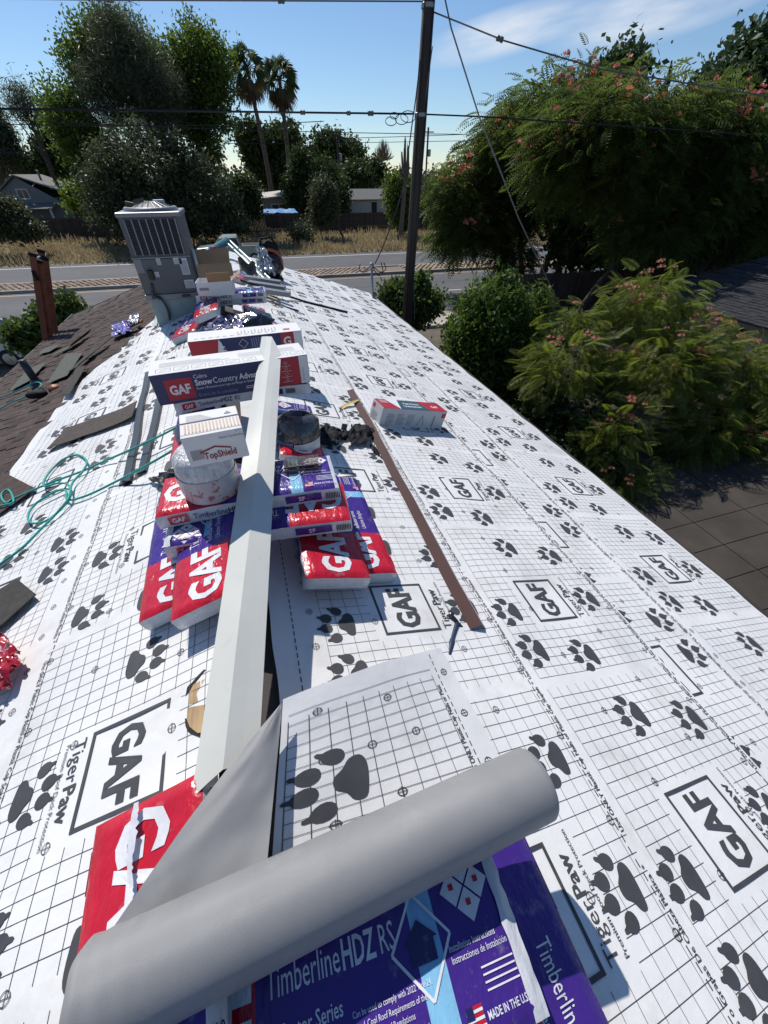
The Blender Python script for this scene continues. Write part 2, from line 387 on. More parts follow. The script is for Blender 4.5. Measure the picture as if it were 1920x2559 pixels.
def felt_print(sf, rev, u0, u1, vmin, vmax, dash, cols, ph, flip=False, ring_u=6.5, lw=.0017, simple=False):
    """printed pattern of one sheet; rev: reading direction is -u; cols: v of the three paw columns; ph: u of a logo"""
    b = MB(); ds = -1 if rev else 1; dw = -1 if flip else 1
    if flip: ds = -ds
    va, vb, vc = cols
    def inside(u, v): return u0+.01 < u < u1-.01 and vmin(u)+.005 < v < vmax(u)-.005
    def place(uc, vcn):
        return lambda x, y: sf(uc+ds*x, vcn-dw*y, .0027)
    blanks = []
    k0, k1 = int((u0-ph)/PER)-2, int((u1-ph)/PER)+2
    for k in range(k0, k1+1):
        uc = ph+k*PER
        lo, hi = (vb-.19, vb+.27) if dw > 0 else (vb-.27, vb+.19)
        blanks.append((uc-.175, uc+.175, lo, hi))
        if inside(uc, vb) or (inside(uc, vb+.14) and flip):
            pl = place(uc, vb)
            for (x0, x1, y0, y1) in ((-.148, .148, .136, .148), (-.148, .148, -.148, -.136), (-.148, -.136, -.136, .136), (.136, .148, -.136, .136)):
                b.add([pl(x0, y0), pl(x1, y0), pl(x1, y1), pl(x0, y1)], [(0, 1, 2, 3)])
            b.text('GAF', .165, pl, bold=.035, at=(0, -.055), align='C', sx=.78)
            if uc < 7:
                w = b.text('Tiger', .064, pl, at=(-.145, -.215)); b.text('Paw', .064, pl, bold=.02, at=(-.145+w+.006, -.215))
                b.text('Premium Roof Deck Protection', .0235, pl, at=(-.145, -.25))
        for (off, col) in ((-.31, va), (-.07, va), (.43, vb), (.75, vb), (-.03, vc), (.35, vc)):
            up = uc+ds*off if rev or flip else uc+off
            if inside(up, col):
                pl = place(up, col)
                pk = lambda x, y: pl(x*.76, y*.76); b.poly(PAD, pk)
                for t in TOES: b.poly(t, pk)
    def seg(fn, t0, t1, cuts, ok):
        n = max(1, int((t1-t0)/.055)); ts = np.linspace(t0, t1, n+1)
        for a, c in zip(ts[:-1], ts[1:]):
            # cut against blank patches exactly
            parts = [(a, c)]
            for (q0, q1) in cuts:
                parts = [pp for (p, q) in parts for pp in ((p, min(q, q0)), (max(p, q1), q)) if pp[1]-pp[0] > 1e-4]
            for p, q in parts:
                if ok((p+q)/2): b.add([fn(p, -lw/2), fn(q, -lw/2), fn(q, lw/2), fn(p, lw/2)], [(0, 1, 2, 3)])
    vg0, vg1 = (va-.075, vc+.2) if not flip else (vc-.2, va+.075)
    # lines down the slope
    n0, n1 = int(u0/GRID_U)-1, int(u1/GRID_U)+1
    for i in range(n0, n1+1):
        u = i*GRID_U
        if (u-ph-.62) % PER < .05: continue
        cuts = [(q[2], q[3]) for q in blanks if q[0] < u < q[1]]
        seg(lambda t, d, u=u: sf(u+d, t, .0014), vg0, vg1, cuts, lambda t, u=u: inside(u, t))
    j = 0
    v = vg0
    while v <= vg1:
        sh = 0
        cuts = [(q[0], q[1]) for q in blanks if q[2] < v < q[3]]+[(ph+.62+k*PER-.0, ph+.62+k*PER+.055) for k in range(k0, k1+1)]
        seg(lambda t, d, v=v: sf(t, v+d, .0014), u0, u1, cuts, lambda t, v=v: inside(t, v))
        v += GRID_V
    # dashed lap line with its text, and nail marks
    for dash in (dash if isinstance(dash, tuple) else (dash,) if dash is not None else ()):
        u = u0
        while u < min(u1, 9):
            if inside(u, dash): b.add([sf(u, dash-.0022, .0016), sf(u+.022, dash-.0022, .0016), sf(u+.022, dash+.0022, .0016), sf(u, dash+.0022, .0016)], [(0, 1, 2, 3)])
            u += .034
        if dash < .5: continue
        tw = text2d(USE_TXT, .012)[2]*.026
        u = u0 if ds > 0 else u0+tw
        while u < min(u1, 5.5):
            if u+ds*tw < u1+tw and u > u0-.01:
                pl = place(u, dash+.024*dw)
                v_, f_, w_ = text2d(USE_TXT, .012)
                if u+ds*tw < u1 and u+ds*tw > u0-.2: b.add([pl(p[0]*.026, p[1]*.026) for p in v_], f_)
            u += tw+.09
    rows = [vmin, None, None, None]
    for rv, st, sh in ((vg0-.05 if not flip else vg1+.05, .175, 0), (va+.17*dw, .29, .1), (vb+.22*dw, .29, .2), (vc+.11*dw, .29, .05)):
        u = math.ceil(u0/st)*st+sh
        while u < min(u1, ring_u):
            if inside(u, rv):
                pl = place(u, rv); r0, r1 = .0125, .0148
                for k in range(12):
                    t0, t1 = 2*math.pi*k/12, 2*math.pi*(k+1)/12
                    b.add([pl(r0*math.cos(t0), r0*math.sin(t0)), pl(r1*math.cos(t0), r1*math.sin(t0)), pl(r1*math.cos(t1), r1*math.sin(t1)), pl(r0*math.cos(t1), r0*math.sin(t1))], [(0, 1, 2, 3)])
                for (ax, ay) in ((.016, .0010), (.0010, .016)): b.add([pl(-ax, -ay), pl(ax, -ay), pl(ax, ay), pl(-ax, ay)], [(0, 1, 2, 3)])
            u += st
    return b
M_felt = mat('underlayment_white', (0.755, 0.745, 0.73), 0.5, var=0.05, vscale=3, bump=0.3, bscale=14, spec=0.35, dirt=((0.36, 0.32, 0.27), 2.6, 0.53, 0.78, 0.5))
M_ink = mat('underlayment_ink', (0.055, 0.055, 0.06), 0.6, var=0.2, vscale=8)
def felt(side, off, u0, u1, vmin, vmax, dash, cols, ph, flip=False, nu=200, nv=18):
    sf = surf(side, off); b = MB()
    def g(i, j):
        u = u0+(u1-u0)*i; a, c = vmin(u), vmax(u)
        return sf(u, a+(c-a)*j)
    b.grid(g, int(nu*1.7), int(nv*1.6))
    if side == 'L': b.f = [f[::-1] for f in b.f]
    o = put(b, 'underlayment_sheet', M_felt, house, smooth=True)
    pb = felt_print(sf, side == 'L', u0, u1, vmin, vmax, dash, cols, ph, flip)
    if side == 'L': pass
    put(pb, 'printed_pattern', M_ink, o)
    return o
cst = lambda x: (lambda u: x)
def jag(x, a, f): return lambda u: x+a*NZ(u*f, 3.3)
felt('R', .018, Y0, Y1, cst(2.66), cst(VE+.005), None, (2.95, 3.29, 3.62), 1.24, nv=20)
felt('R', .026, Y0, Y1, cst(2.05), jag(2.795, .008, 1.3), 2.765, (2.62, 2.41-.13, 1.9), .5, flip=True, nv=12)
felt('R', .034, Y0, Y1, cst(1.2), jag(2.325, .008, 1.1), 2.285, (1.49, 1.81, 2.15), 1.03, nv=18)
felt('R', .042, Y0, Y1, lambda u: .225+.012*NZ(u*3.5, 1) if u < 1.6 else .17, jag(1.385, .008, 1.2), (1.335, .315), (.52, .87, 1.215), 1.04, nv=18)
# left slope
def vl(u): return 1.95+.02*NZ(u*4, 9) if u < 5.2 else (1.95+(1.0-1.95)*min(1, (u-5.2)/2.3)+.02*NZ(u*5, 9))
felt('L', .018, Y0, 2.45, cst(1.7), cst(2.95), None, (2.05, 2.4, 2.73), .9, nv=18, nu=70)
felt('L', .026, Y0, 7.45, cst(.62), vl, None, (.98, 1.335, 1.66), 2.94, nv=20, nu=170)
felt('L', .034, Y0, 7.45, lambda u: -.06, jag(.775, .008, 1.4), .74, (-.06, .275, .62), 1.765, nv=14, nu=160)
# plywood edge and open ridge slot
M_ply = mat('plywood', (0.45, 0.3, 0.16), 0.8, var=0.3, vscale=6, stretch=(8, 1, 8))
M_slot = mat('slot_and_shadow_dark', (0.02, 0.018, 0.016), 0.9)
b = MB(); sl_, sr_ = surf('L', .004), surf('R', .004)
for (a0, a1) in ((-.2, 4.3),):
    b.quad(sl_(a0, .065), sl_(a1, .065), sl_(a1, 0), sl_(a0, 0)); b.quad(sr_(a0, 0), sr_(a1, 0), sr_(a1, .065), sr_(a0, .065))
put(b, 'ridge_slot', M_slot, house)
hq = lambda x, y, o=.05: tuple(L6(x*.4788/S6, (1500+y*.4788)/S6, o))
b = MB(); b.poly(smooth_loop([(972, 480), (1000, 432), (1095, 368), (1130, 700), (1020, 705), (968, 655)], 3), lambda x, y: hq(x, y, .044)); put(b, 'opening_edge_shadow', M_slot, house)  # flat near-black patch, paints the shadow at the hole's edge behind the boards
for pts in ([(984, 545), (990, 480), (1010, 440), (1045, 420), (1050, 530)], [(1052, 418), (1125, 390), (1125, 520), (1056, 528)], [(980, 560), (1125, 535), (1120, 690), (1030, 692), (990, 660), (975, 620)]):
    b = MB(); b.poly(pts, lambda x, y: hq(x, y, .046)); put(b, 'sheathing_board', M_ply, house)
# brown shingles still on the left slope
M_sh = mat('brown_shingle', (0.085, 0.064, 0.057), 0.95, var=0.25, vscale=18, bump=0.6, bscale=160, isl=0.28, spec=0.2)
shm = []
for k in range(6):
    b = MB(); b.box((.45, .08, .004), (.9, .17, .008))
    x = 0
    while x < .9:
        w = random.uniform(.09, .2); x1 = min(.9, x+w)
        if random.random() < .62: b.box(((x+x1)/2, .0735, .0115), (x1-x-.012, .145, .008))
        x = x1
    shm.append(sharemesh(b, 'shingle', M_sh))
exl, eyl = Vector((0, 1, 0)), Vector((1/SL, 0, T/SL))       # along ridge, up the slope
nl = Vector((-T/SL, 0, 1/SL))
Ml = Matrix((exl, eyl, exl.cross(eyl))).transposed()
if Ml.col[2].z < 0: Ml = Matrix((-exl, eyl, (-exl).cross(eyl))).transposed()
flipL = Ml.col[0].y < 0
row = 0; v = VE+.02
while v > 0.05:
    for i in range(14):
        u = 2.45+i*.905+(row % 5)*.19-.3
        if u+.9 > Y1+.02 or (v < 1.7+.25 and u+.45 < 5.6) or (v < vl(min(7.4, u+.45))-.1 and u < 7.0): continue
        p = Vector((A-v/SL, u+(.9 if flipL else 0), -H-v*T/SL))+nl*(.004+.012)
        M = Ml @ Matrix.Rotation(-.075, 3, 'X')
        inst(random.choice(shm), 'shingle', house, p, M)
    row += 1; v -= .135
# ------------------------------------------------------------------ things on the roof
M_film = filmmat('film_white', (0.62, 0.63, 0.66)); M_red = filmmat('film_red', (0.52, 0.012, 0.03)); M_pur = filmmat('film_purple', (0.052, 0.02, 0.21))
M_navy = filmmat('film_navy', (0.02, 0.02, 0.1)); M_lb = filmmat('film_light_blue', (0.22, 0.48, 0.68)); M_wht = filmmat('film_print_white', (0.72, 0.72, 0.74))
M_blk = mat('ink_black', (0.02, 0.02, 0.025), 0.5)
BM = [M_film, M_red, M_pur, M_lb, M_wht, M_navy, M_blk]
B_GROUP = 'wrapped shingle bundles stacked along the ridge'
def bundle(label, fr, Ln=.87, Wd=.30, h=.082, bend=None, detail=1, seed=0, side=-1, torn=False, red=.345):
    """fr: frame at the middle of the underside, x from the red end to the label end, y = up of the printing"""
    root = empty('shingle_bundle', tuple(fr.O), label, 'shingle bundle', B_GROUP)
    bend = bend or (lambda x: 0.0)
    def nz(x, y): return .0035*NZ(x*7+seed*3.1, y*9, seed)+.002*NZ(x*21, y*25, seed+5)
    def top(x, y, d=0.0):
        e = min(Wd/2-abs(y), Ln/2-abs(x)); rnd = -.012*max(0, 1-max(e, 0)/.022)**2
        return fr(x, y, h+nz(x, y)+rnd+bend(x)+d)
    b = MB()
    nx, ny = 44, 14
    def mfn(i, j):
        u = i
        if j < .02 or j > .98: return 0
        if u < red: return 1
        if .735 < u < .80: return 3
        if u > .975: return 0
        return 2
    b.grid(lambda i, j: top(-Ln/2+Ln*i, -Wd/2+Wd*j), nx, ny, mfn=mfn)
    # rounded sides and ends (white film, slightly ragged)
    per = [(-Ln/2+Ln*k/22, -Wd/2, 0, -1) for k in range(22)]+[(Ln/2, -Wd/2+Wd*k/8, 1, 0) for k in range(8)]+[(Ln/2-Ln*k/22, Wd/2, 0, 1) for k in range(22)]+[(-Ln/2, Wd/2-Wd*k/8, -1, 0) for k in range(8)]
    rings = []
    for t in (0, .3, .7, 1):
        ring = []
        for (x, y, ax, ay) in per:
            o = (.006*math.sin(t*math.pi)+(.004*NZ(x*30, y*30+t*4, seed) if 0 < t < 1 else 0))
            ring.append(fr(x+ax*o, y+ay*o, (h+nz(x, y)-.012)*(1-t)+bend(x)))
        rings.append(ring)
    n = len(per); vs = [p for r in rings for p in r]; fs = [(i*n+(k+1) % n, i*n+k, (i+1)*n+k, (i+1)*n+(k+1) % n) for i in range(3) for k in range(n)]
    b.add(vs, fs, 0)
    body = put(b, 'wrapper', BM, root, smooth=True)
    p = MB(); D = .0022
    tp = lambda x, y: top(x, y, D)
    L2 = -Ln/2
    if red > .2: p.text('GAF', .185, tp, 4, bold=.035, at=(L2+.16, -.065), align='C', sx=.8)
    x = L2+.33
    w = p.text('Timberline', .066, tp, 4, at=(x, .03), sx=.55); w2 = p.text('HDZ', .066, tp, 4, bold=.02, at=(x+w+.004, .03), sx=.55); p.text("RS", .066, tp, 4, at=(x+w+w2+.012, .03), sx=.55)
    p.text('Reflector Series', .034, tp, 4, bold=.008, at=(x, -.03), sx=.7); p.text('Lifetime Shingles', .034, tp, 4, at=(x, -.07), sx=.7)
    for k, t_ in enumerate(('Can be used to comply with 2022 Title 24,', 'Part 6 Cool Roof Requirements of the', 'California Code of Regulations', 'Meets Green Building Standards', 'Code of Los Angeles County for', 'residential buildings')):
        if detail > 1: p.text(t_, .0135 if k < 3 else .016, tp, 4, at=(x+.17, -.04-.017*k-(.006 if k > 2 else 0)), sx=.75)
    dx, dy = Ln*(.735-.5)+.01, .02     # arrow badge on the blue stripe
    for (a, c) in (((-.07, 0), (0, .085)), ((0, .085), (.07, 0)), ((.07, 0), (0, -.085)), ((0, -.085), (-.07, 0))):
        e = np.array(c)-np.array(a); nn = np.array((-e[1], e[0])); nn = nn/np.linalg.norm(nn)*.0028
        p.add([tp(dx+q[0], dy+q[1]) for q in (np.array(a)-nn, np.array(c)-nn, np.array(c)+nn, np.array(a)+nn)], [(0, 1, 2, 3)], 4)
    p.poly([(dx-.03, dy-.03), (dx-.03, dy+.005), (dx-.04, dy+.005), (dx, dy+.04), (dx+.04, dy+.005), (dx+.03, dy+.005), (dx+.03, dy-.03)], tp, 5)
    qx = Ln*(.895-.5)
    for (ax, ay) in ((0, .045), (-.033, 0), (.033, 0), (0, -.045)):
        p.poly([(qx+ax-.03, .085+ay*.75), (qx+ax, .085+ay*.75+.031), (qx+ax+.03, .085+ay*.75), (qx+ax, .085+ay*.75-.031)], tp, 4)
        p.poly([(qx+ax-.006, .085+ay*.75-.002), (qx+ax+.006, .085+ay*.75-.002), (qx+ax+.006, .085+ay*.75+.01), (qx+ax-.006, .085+ay*.75+.01)], lambda x, y: top(x, y, D*1.5), 1)
    lx = Ln*(.81-.5)
    if detail > 0:
        p.text('Installation Instructions', .0165, tp, 4, at=(lx, -.01), sx=.75); p.text('Instrucciones de Instalación', .0165, tp, 4, at=(lx, -.028), sx=.75)
        p.text('MADE IN THE U.S.A.', .0175, tp, 4, bold=.015, at=(lx+.045, -.118), sx=.7)
        for k in range(4): p.add([tp(lx+.06+a, -.05-.011*k+c) for a, c in ((0, 0), (.08, 0), (.08, .003), (0, .003))], [(0, 1, 2, 3)], 4)
        for k in range(7): p.add([tp(lx+a, -.128+.0053*k+c) for a, c in ((0, 0), (.038, 0), (.038, .0045), (0, .0045))], [(0, 1, 2, 3)], 1 if k % 2 == 0 else 4)
        p.add([top(lx+a, -.109+c, D*1.4) for a, c in ((0, 0), (.017, 0), (.017, .0175), (0, .0175))], [(0, 1, 2, 3)], 5)
    # long edge strip
    put(p, 'printed_label', BM, body)
    for s in (-1, 1):
        p = MB(); sp = lambda x, z, s=s: fr(s*-1*x, s*(Wd/2+.0095), z+bend(s*-1*x))
        x0 = -Ln/2+.05
        p.add([sp(x0+a, .018+c) for a, c in ((0, 0), (.085, 0), (.085, .045), (0, .045))], [(0, 1, 2, 3)], 1)
        p.text('GAF', .036, lambda x, z, s=s: fr(s*-1*x, s*(Wd/2+.0105), z+bend(s*-1*x)), 4, bold=.03, at=(x0+.0425, .028), align='C', sx=.85)
        w = p.text('Timberline', .044, sp, 5, at=(x0+.105, .025), sx=.8); w2 = p.text('HDZ', .044, sp, 5, bold=.02, at=(x0+.105+w, .025), sx=.8); p.text(' RS', .044, sp, 5, at=(x0+.11+w+w2, .025), sx=.8)
        p.add([sp(x0+.52+a, .02+c) for a, c in ((0, 0), (.17, 0), (.17, .04), (0, .04))], [(0, 1, 2, 3)], 2)
        p.text('SF', .034, lambda x, z, s=s: fr(s*-1*x, s*(Wd/2+.0105), z+bend(s*-1*x)), 4, bold=.02, at=(x0+.58, .028))
        for k in range(9): p.add([sp(x0+.71+.008*k, .02+c) if a == 0 else sp(x0+.71+.008*k+.0045, .02+c) for a, c in ((0, 0), (1, 0), (1, .036), (0, .036))], [(0, 1, 2, 3)], 6)
        put(p, 'edge_label', BM, body)
    if torn:
        t = MB()
        t.grid(lambda i, j: top(Ln/2-.03+.035*j+.006*NZ(i*9, j, 3), -Wd/2+Wd*i, .004+.012*NZ(i*7, j*2, seed+2)), 14, 3); put(t, 'torn_film', M_film, root, smooth=True)
    return root
def slope_frame(side, x, y, off=0.0, yaw=0.0, label_far=True):
    """frame for a bundle lying along the ridge direction on a slope"""
    sx = 1 if side == 'R' else -1
    n = Vector((sx*T/SL, 0, 1/SL)); d = Vector((math.sin(yaw), math.cos(yaw), 0)); d = (d-n*d.dot(n)).normalized()
    if not label_far: d = -d
    return frame(Vector((x, y, zr(x)+.046))+n*off, d, n.cross(d), n)
def cross_frame(pl, pr, z, Wd=.3, rev=False):
    """frame for a bundle lying across the ridge from its front lower edge (left and right pixel)"""
    a, c = Vector(Z6(*pl, z)), Vector(Z6(*pr, z)); ex = (c-a).normalized(); ey = Vector((0, 0, 1)).cross(ex)
    O = (a+c)/2+ey*Wd/2
    fr = frame(O, -ex if rev else ex, -ey if rev else ey)
    return fr, (c-a).length
q6 = lambda x, y: ((320+x*.5301)/S6, (820+y*.5301)/S6)    # from an enlarged crop back to the photograph
q5 = lambda x, y: ((280+x*.3735)/S6, (480+y*.3735)/S6)
q4 = lambda x, y: (x*.3012/S6, (480+y*.3012)/S6)
q3 = lambda x, y: ((440+x*.5783)/S6, (1400+y*.5783)/S6)
q2 = lambda x, y: (x*.4788/S6, (1500+y*.4788)/S6)
q1 = lambda x, y: (x*.3618/S6, (900+y*.3618)/S6)
q7 = lambda x, y: ((620+x*.4096)/S6, (600+y*.4096)/S6)

# middle stack
bundle('red ended bundle lying flat at the lower left of the middle stack', slope_frame('L', -.535, 1.57, 0, -.03), seed=1)
bundle('red bundle resting on the lower left bundle, partly under the long flashing', slope_frame('L', -.345, 1.46, .084, -.02), seed=2)
bundle('red and purple bundle at the far right of the middle stack, lying on the felt', slope_frame('R', .285, 1.64, 0, .0), seed=3)
bundle('red bundle leaning on the right hand bundle of the middle stack, letters sideways', slope_frame('R', .105, 1.545, .084, .03), seed=4)
sag = lambda x: -.35*x*x*.25
fP, lP = cross_frame(q6(190, 1078), q6(1055, 945), -1.29, rev=True)
bundle('bundle laid across the ridge with its torn label end at the left', fP, Ln=lP, bend=sag, seed=5, torn=True, detail=1)
fQ, lQ = cross_frame(q6(150, 938), q6(1000, 795), -1.205)
bundle('bundle across the ridge under the wrapped pail and the strip of nails', fQ, Ln=lQ, bend=sag, seed=6)
zQ = -1.205+.085
# behind the middle stack: bundles under the long cartons
fS, lS = cross_frame(q5(430, 1470), q5(1330, 1330), -1.235)
bundle('bundle across the ridge directly under the long navy carton', fS, Ln=lS, h=.085, bend=sag, seed=7)
bundle('bundle lying along the ridge left of the flashing, behind the wrapped pail', slope_frame('L', -.50, 2.75, .02, .0), seed=8)
bundle('bundle on the right slope behind the wrapped roll, purple end towards the carton', slope_frame('R', .14, 2.72, .0, .05), seed=9)
# front stack under the roll
fF, lF = frame((-.14, -.03, -1.395), (1, -.035, -.02), None, (.02, 0, 1)), .90
bundle('large purple bundle in the foreground under the grey roll', fF, Ln=.90, Wd=.30, h=.085, detail=2, seed=10, torn=True, bend=lambda x: -.12*max(0, x)**2)
bundle('purple bundle in the right foreground lying on the felt beside the roll', slope_frame('R', .325, -.21, .0, .0, False), detail=2, seed=11, red=.06)
bundle('red ended bundle at the bottom edge below the foreground bundle', frame((-.13, -.32, -1.475), (-1, .04, .05), None, (.05, 0, 1)), seed=12, bend=lambda x: -.12*x*x)
bundle('red bundle at the lower left under the folded underlayment', slope_frame('L', -.50, .03, .0, -.03, True), seed=13)
bundle('torn red bundle lying on the lower left bundle, big white letter showing', slope_frame('L', -.44, .0, .076, -.06, False), seed=14, torn=True)
b = MB(); ta, tb_ = [L6(*q2(*q), .235) for q in ((700, 1060), (672, 1230), (662, 1380), (672, 1500))], [L6(*q2(*q), .235) for q in ((725, 1050), (712, 1230), (690, 1380), (700, 1500))]
ta, tb_ = spline(ta, 8), spline(tb_, 8); b.add([Vector(q)+Vector((.006*NZ(k*.9, n*5, 1), 0, .004*NZ(k, 2, n))) for k in range(len(ta)) for n, q in ((0, ta[k]), (1, tb_[k]))], [(2*k, 2*k+1, 2*k+3, 2*k+2) for k in range(len(ta)-1)])
put(b, 'torn_film_strip', M_film, label='white torn edge of film on the lower left red bundle', cat='wrapper', smooth=True)
# far stack by the air conditioner
f1, l1 = cross_frame(q5(575, 772), q5(1035, 742), -1.31)
bundle('lower of the two bundles stacked across the ridge beside the air conditioner', f1, Ln=l1, seed=15, detail=0)
f2, l2 = cross_frame(q5(570, 735), q5(1035, 705), -1.225)
bundle('upper of the two bundles stacked across the ridge beside the air conditioner', f2, Ln=l2, seed=16, detail=0)
bundle('small looking red bundle in front of the air conditioner, letters facing the camera', slope_frame('L', -.48, 5.75, .084, .0), seed=17, detail=0)
bundle('red bundle in the shade at the foot of the air conditioner', slope_frame('L', -.74, 5.65, .0, .16), seed=18, detail=0)
bundle('purple bundle behind the black plastic bag', slope_frame('R', .02, 5.9, .0, .0, False), seed=19, detail=0)
bundle('red and purple bundle right of the black plastic bag on the right slope', slope_frame('R', .22, 5.25, .0, .05, False), seed=20, detail=0)
bundle('bundle peeking out beneath the black plastic bag', slope_frame('L', -.3, 4.75, .0, .1), seed=21, detail=0)
bundle('bundle far back near the leaf blower', slope_frame('R', -.1, 8.6, .0, .3), seed=22, detail=0)

# ---------------- the roll of underlayment and its unrolled end
M_back = mat('underlayment_back', (0.262, 0.26, 0.26), 0.45, var=0.06, vscale=7, bump=0.25, bscale=850, spec=0.5, dirt=((0.42, 0.41, 0.4), 6, .57, .78, .35))
CL, CR, RR = Vector((-.548, .105, -1.145)), Vector((.492, .165, -1.26)), .087
roll = empty('underlayment_roll', (-.04, .15, -1.35), 'thick grey roll of underlayment lying across the foreground bundles', 'roll')
ax = (CR-CL).normalized(); Lr = (CR-CL).length
b = MB()
prof = [(RR-.004, 0), (RR, .004), (RR+.001, .05), (RR-.0008, .11), (RR, .3), (RR+.0012, .6), (RR, Lr-.06), (RR-.001, Lr-.004), (RR-.006, Lr)]
aa = ax.orthogonal().normalized(); bb = ax.cross(aa)
def rollf(i, j):
    x = Lr*i; t = 2*math.pi*j; e = max(0, 1-x/.14)
    r = RR+.0007*NZ(x*3, math.cos(t)*1.3, math.sin(t)*1.3)+.0008*math.sin(t*2+x*3)+.0016*e*math.sin(x*160+2*NZ(math.cos(t), math.sin(t), 1))-.006*max(0, 1-x/.012)**2-.005*max(0, 1-(Lr-x)/.01)**2
    return CL+ax*(x+.012*NZ(math.cos(t)*1.2, math.sin(t)*1.2, 8)*(1-i))+(aa*math.cos(t)+bb*math.sin(t))*r
b.grid(rollf, 120, 72); put(b, 'outer_layer', M_back, roll, smooth=True)
b = MB()
for e, o0 in ((0, 0.0), (1, Lr)):
    d = -1 if e else 1
    prof = []
    r = RR-.009
    while r > .045: prof += [(r, o0+d*random.uniform(.0, .006)), (r-.0035, o0+d*random.uniform(.0, .006))]; r -= .004
    prof += [(.04, o0+d*.12)]
    b.lathe(CL, prof, 48, 0, ax)
put(b, 'wound_layers', M_back, roll)
M_feltw = M_felt
# sheet that has come off the roll: control net from near (roll) to far, left to right
b = MB()
def bez(rows, i, j):
    def cat(P, t):
        n = len(P)-1; k = min(int(t*n), n-1); f = t*n-k
        p = [np.array(P[max(0, min(n, k+q))], float) for q in (-1, 0, 1, 2)]
        return .5*((2*p[1])+(p[2]-p[0])*f+(2*p[0]-5*p[1]+4*p[2]-p[3])*f*f+(3*p[1]-p[0]-3*p[2]+p[3])*f**3)
    return cat([cat(r, i) for r in rows], j)
k00, k03, k40, k43 = Vector(Z6(588, 1860, -1.25)), Vector(R6(1112, 1695, .075)), Vector(Z6(612, 1512, -1.235)), Vector(R6(952, 1400, .06))
def sheet(i, j, d=0.0):
    q = k00.lerp(k03, i).lerp(k40.lerp(k43, i), j)
    q.z += .035*math.sin(math.pi*i)*j*j-.006*math.sin(math.pi*i)*(1-j)+.004*math.sin(i*13+j*7)*j+.01*NZ(i*3, j*3, 4)*j+d
    return q
b.grid(lambda i, j: sheet(i, j), 40, 40); sh = put(b, 'loose_end', M_felt, roll, smooth=True)
p = MB()
SW, SLn = .70, .62     # sheet width (right) and length in metres-ish for the print
sp = lambda x, y: sheet(min(1, max(0, x/SW)), min(1, max(0, y/SLn)), .0022)
def ln(x0, y0, x1, y1, w=.0022, n=14):
    d = np.array((x1-x0, y1-y0)); nn = np.array((-d[1], d[0]))/np.linalg.norm(d)*w/2
    for k in range(n):
        a = np.array((x0, y0))+d*k/n; c = np.array((x0, y0))+d*(k+1)/n
        p.add([sp(*(a-nn)), sp(*(c-nn)), sp(*(c+nn)), sp(*(a+nn))], [(0, 1, 2, 3)])
for k in range(10): ln(.02+.0625*k, .0, .02+.0625*k, .50)
for k in range(12): ln(.02, .005+.0475*k, .585, .005+.0475*k)
y = 0
while y < .6: ln(.615, y, .615, y+.02, .004, 1); y += .034
for k, (cx, cy) in enumerate(((.12, .29), (.27, .29), (.43, .29), (.14, .05), (.33, .09), (.36, .46), (.11, .5), (.65, .1), (.65, .3), (.65, .5))):
    for q in range(12):
        t0, t1 = 2*math.pi*q/12, 2*math.pi*(q+1)/12
        p.add([sp(cx+r*math.cos(t), cy+r*math.sin(t)) for r, t in ((.0125, t0), (.0155, t0), (.0155, t1), (.0125, t1))], [(0, 1, 2, 3)])
    for (ax_, ay_) in ((.017, .0013), (.0013, .017)): p.add([sp(cx-ax_, cy-ay_), sp(cx+ax_, cy-ay_), sp(cx+ax_, cy+ay_), sp(cx-ax_, cy+ay_)], [(0, 1, 2, 3)])
pw = lambda x, y: sp(.15-y*1.0, .19+x*1.05)      # toes to the left (up the slope)
p.poly(PAD, pw)
for t in TOES: p.poly(t, pw)
p.text('Use ONLY Plastic Cap Nails or Plast', .026, lambda x, y: sp(.60-y, .06+x), bold=.012)
put(p, 'printed_pattern', M_ink, sh)
# grey underside folded over on the left
def touch(x, y):      # nearest point to the roll's axis along a line of sight
    r = Vector(ray(x, y)).normalized(); n = r.cross(ax); t = CL.cross(ax).dot(n)/n.dot(n); return r*t
b = MB()
a_, b_, c_ = Vector(Z6(611, 1515, -1.18)), touch(576, 1880), touch(205, 2062)
c2 = Vector(Z6(200, 2035, -1.12))
def flap(i, j):
    p0 = a_.lerp(c_, j); p1 = a_.lerp(b_, j)
    q = p0.lerp(p1, i); q.z += .02*math.sin(i*math.pi)*j*(1-j)*3+.03*math.sin(j*math.pi)*(1-i)+.004*NZ(i*4, j*6, 2); return q
b.grid(flap, 24, 40); put(b, 'folded_corner', M_back, roll, smooth=True)

# ---------------- long folded metal flashing lying over everything
M_flash = mat('painted_metal', (0.6, 0.595, 0.54), 0.32, 0.0, var=0.05, vscale=2.5, bump=0.10, bscale=5, dirt=((0.4, 0.39, 0.36), 9, .6, .75, .35), spec=0.5)
n0, n1 = Vector(Z6(*q2(1165, 885), -1.165)), Vector(Z6(588, 728, -.905))
lf0, lf1 = Vector(Z6(*q2(1000, 1040), -1.19)), Vector(Z6(566, 728, -.925))
rt0, rt1 = Vector(Z6(*q2(1350, 830), -1.2)), Vector(Z6(607, 765, -.945))
b = MB()
def fl(i, j):
    if j <= .5: q = lf0.lerp(lf1, i).lerp(n0.lerp(n1, i), j*2)
    else: q = n0.lerp(n1, i).lerp(rt0.lerp(rt1, i), j*2-1)
    q = q.copy(); q.z += .008*NZ(i*3, j*2, 4)
    if j < .2 and abs(i-.83) < .03: q.x += .012*(1-abs(i-.83)/.03)
    return q
b.grid(fl, 60, 4)
flo = put(b, 'ridge_flashing', M_flash, label='long pale folded metal flashing laid lengthwise over the bundles', cat='flashing')
m_ = flo.modifiers.new('thick', 'SOLIDIFY'); m_.thickness = .003; m_.offset = -1

